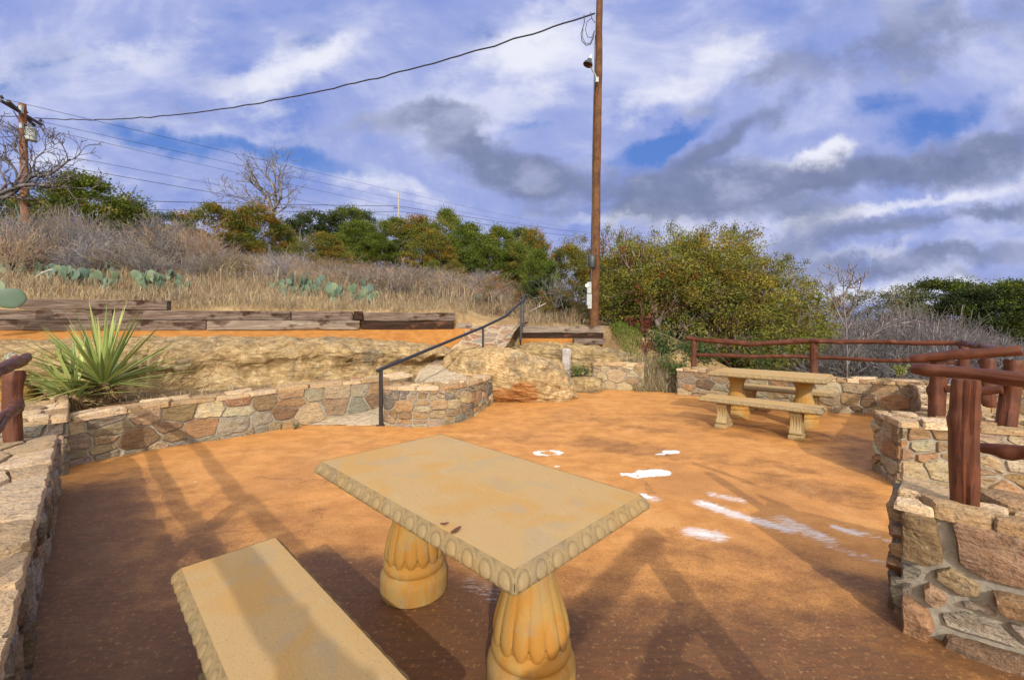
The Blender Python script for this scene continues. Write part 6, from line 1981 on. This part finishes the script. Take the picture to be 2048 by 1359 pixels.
for (lab, px, py, sz, n, sd) in [
    ("bluish prickly pear clump at the left edge, farthest left of the row", 18, 560, 0.8, 18, 1), ("prickly pear clump above the left end of the top tie", 72, 562, 0.9, 22, 2),
    ("prickly pear clump with dark shaded pads behind the dry sticks", 128, 566, 0.9, 22, 3), ("broad prickly pear clump above the middle of the top tie", 185, 572, 1.0, 30, 4),
    ("upright prickly pear clump behind the broad one", 205, 556, 0.8, 20, 5), ("pale green prickly pear clump above the right part of the top tie", 238, 580, 0.9, 24, 6),
    ("prickly pear clump with yellowish pads above the right end of the top tie", 290, 584, 0.9, 26, 7), ("upper prickly pear clump in the dry grass right of the row", 318, 572, 0.9, 22, 8),
    ("last small prickly pear clump at the right end of the left row", 350, 588, 0.5, 9, 9), ("tall prickly pear clump, left of the pair before the grey slope", 625, 592, 1.1, 34, 10),
    ("broad prickly pear clump, right of the pair before the grey slope", 700, 606, 1.1, 40, 11), ("small prickly pears left of the pair in the shade of a grey shrub", 556, 586, 0.6, 14, 12),
    ("low prickly pears at the right foot of the broad clump", 728, 612, 0.5, 10, 13), ("lone pale prickly pear far right on the dry slope", 928, 604, 0.8, 14, 14)]:
    cactus(lab, hit(px, py), sz, n, sd)
pc = thing("prickly_pear", "close prickly pear with one huge pad leaning in at the left frame edge", "cactus", P(-20, 640, 7.4), "prickly pears along the foot of the slope")
for (px, py, s_, ry, rx, rz) in ((14, 596, 1.45, 1.45, -0.5, 0.2), (-28, 612, 1.35, 0.4, -0.3, -0.2), (-10, 578, 1.2, -0.4, -0.2, 0.3), (-30, 630, 1.3, 0.9, 0.1, 0.4)):
    M = Matrix.Rotation(rz, 3, 'Z') @ Matrix.Rotation(ry, 3, 'Y') @ Matrix.Rotation(rx, 3, 'X')
    off = M @ Vector((0, 0, 0.15 * s_))
    o = link("pad", PADS[0], pc, P(px, py, 7.3) - off - pc.location, M.to_euler()); o.scale = (s_ * 1.02,) * 3

# ------------------------------------------------------------------ yuccas
def yucca(label, base, n, Lr, seed, aim=(0, 0), squash=1.0):
    rnd = random.Random(seed); rng = np.random.default_rng(seed)
    t = thing("yucca", label, "yucca", base)
    V, Q, K = [], [], []
    for i in range(n):
        az = i * 2.39996 + rnd.uniform(-0.25, 0.25)
        el = math.radians(rnd.uniform(4, 88)) if i > n * 0.15 else math.radians(rnd.uniform(-8, 12))
        el = math.radians(90) - (math.radians(90) - el) * 1.0
        L = rnd.uniform(*Lr) * (1.0 if el > 0.1 else 0.9)
        d = Vector((math.cos(az) * math.cos(el) + aim[0], (math.sin(az) * math.cos(el)) * squash + aim[1], math.sin(el))).normalized()
        side = d.cross(Vector((0, 0, 1)))
        if side.length < 0.05: side = Vector((1, 0, 0))
        side.normalize(); nn = side.cross(d)
        o = len(V); m = 8
        droop = rnd.uniform(0.0, 0.10) * (1 if el < 0.7 else 0.3)
        w0 = rnd.uniform(0.024, 0.032)
        base_c = np.array(rnd.choice([(0.22, 0.29, 0.075), (0.28, 0.35, 0.095), (0.18, 0.26, 0.085), (0.33, 0.39, 0.125)])) * rnd.uniform(0.8, 1.2)
        if el < 0.12 and rnd.random() < 0.5: base_c = np.array((0.36, 0.33, 0.10))
        for kx in range(m + 1):
            f = kx / m
            w = w0 * (0.55 + 0.75 * f if f < 0.4 else 0.85 * (1 - f) / 0.6 + 0.002) * 1.15
            c = d * (0.04 + L * f) - Vector((0, 0, droop * L * f * f))
            for sx in (-1, -0.75, 0, 0.75, 1):
                V.append(c + side * (w * sx) + nn * (abs(sx) * w * 0.45))
                K.append(base_c if abs(sx) < 0.9 else (0.46, 0.44, 0.16))
        for kx in range(m):
            for j in range(4):
                a = o + kx * 5 + j
                Q.append((a, a + 1, a + 6, a + 5))
    link("leaves", fast_mesh("leaves", np.array(V), np.array(Q), M_YUCCA, np.array(K)), t)
    # skirt of dead leaves round the stem
    segs = []
    for i in range(260):
        a = rnd.uniform(0, 6.28); r = rnd.uniform(0.05, 0.22)
        p = Vector((math.cos(a) * 0.05, math.sin(a) * 0.05, rnd.uniform(-0.12, 0.05)))
        q2 = Vector((math.cos(a) * r * 1.4, math.sin(a) * r * 1.4, rnd.uniform(-0.20, -0.02)))
        segs.append((*p, *q2, 0.007, 0.003))
    v, q2 = tubes_np(segs, 3)
    link("dead_leaves", fast_mesh("dead_leaves", v, q2, M_TWIG, seg_colors(rng, [(0.30, 0.20, 0.10), (0.20, 0.12, 0.06), (0.42, 0.32, 0.16), (0.12, 0.07, 0.04)], len(segs), 3)), t)
    mb = MB(); mb.lathe([(0.09, -0.35), (0.10, -0.1), (0.085, 0.02), (0.05, 0.06)], n=16); mb.build("stem", M_SOIL, t)
    return t
M_YUCCA = mat_leaf("yucca_leaf", 0.5, 0.12, 0.35)
yucca("large green yucca with sword leaves behind the planter wall at left", P(208, 770, 5.75), 104, (0.86, 1.24), 3, (-0.10, -0.06))
yucca("smaller yucca half behind the large one leaning to the left", P(150, 796, 5.40), 40, (0.60, 0.86), 5, (-0.34, -0.05))

# fallen dry sticks on the slope
def stick(label, pts, r, seed):
    mb = MB(); b = pts[0]
    mb.tube([p - b for p in catmull(pts, 4)], r, 6)
    tag(mb.build("dry_stick", M_GREYWOOD, None, b), label, "stick", "dry sticks lying in the grass")
stick("long tan dry branch slanting over the prickly pears at left", [P(52, 575, 11.0), P(85, 545, 11.0), P(130, 535, 11.2)], 0.022, 1)
stick("dry branch lying flat behind the left prickly pears", [P(40, 566, 11.6), P(80, 568, 11.4), P(105, 566, 11.5)], 0.022, 2)
stick("bare dry branch lying on the ground left of the tall pole", [P(1040, 640, 12.6), P(1062, 622, 12.7), P(1092, 606, 13)], 0.016, 3)
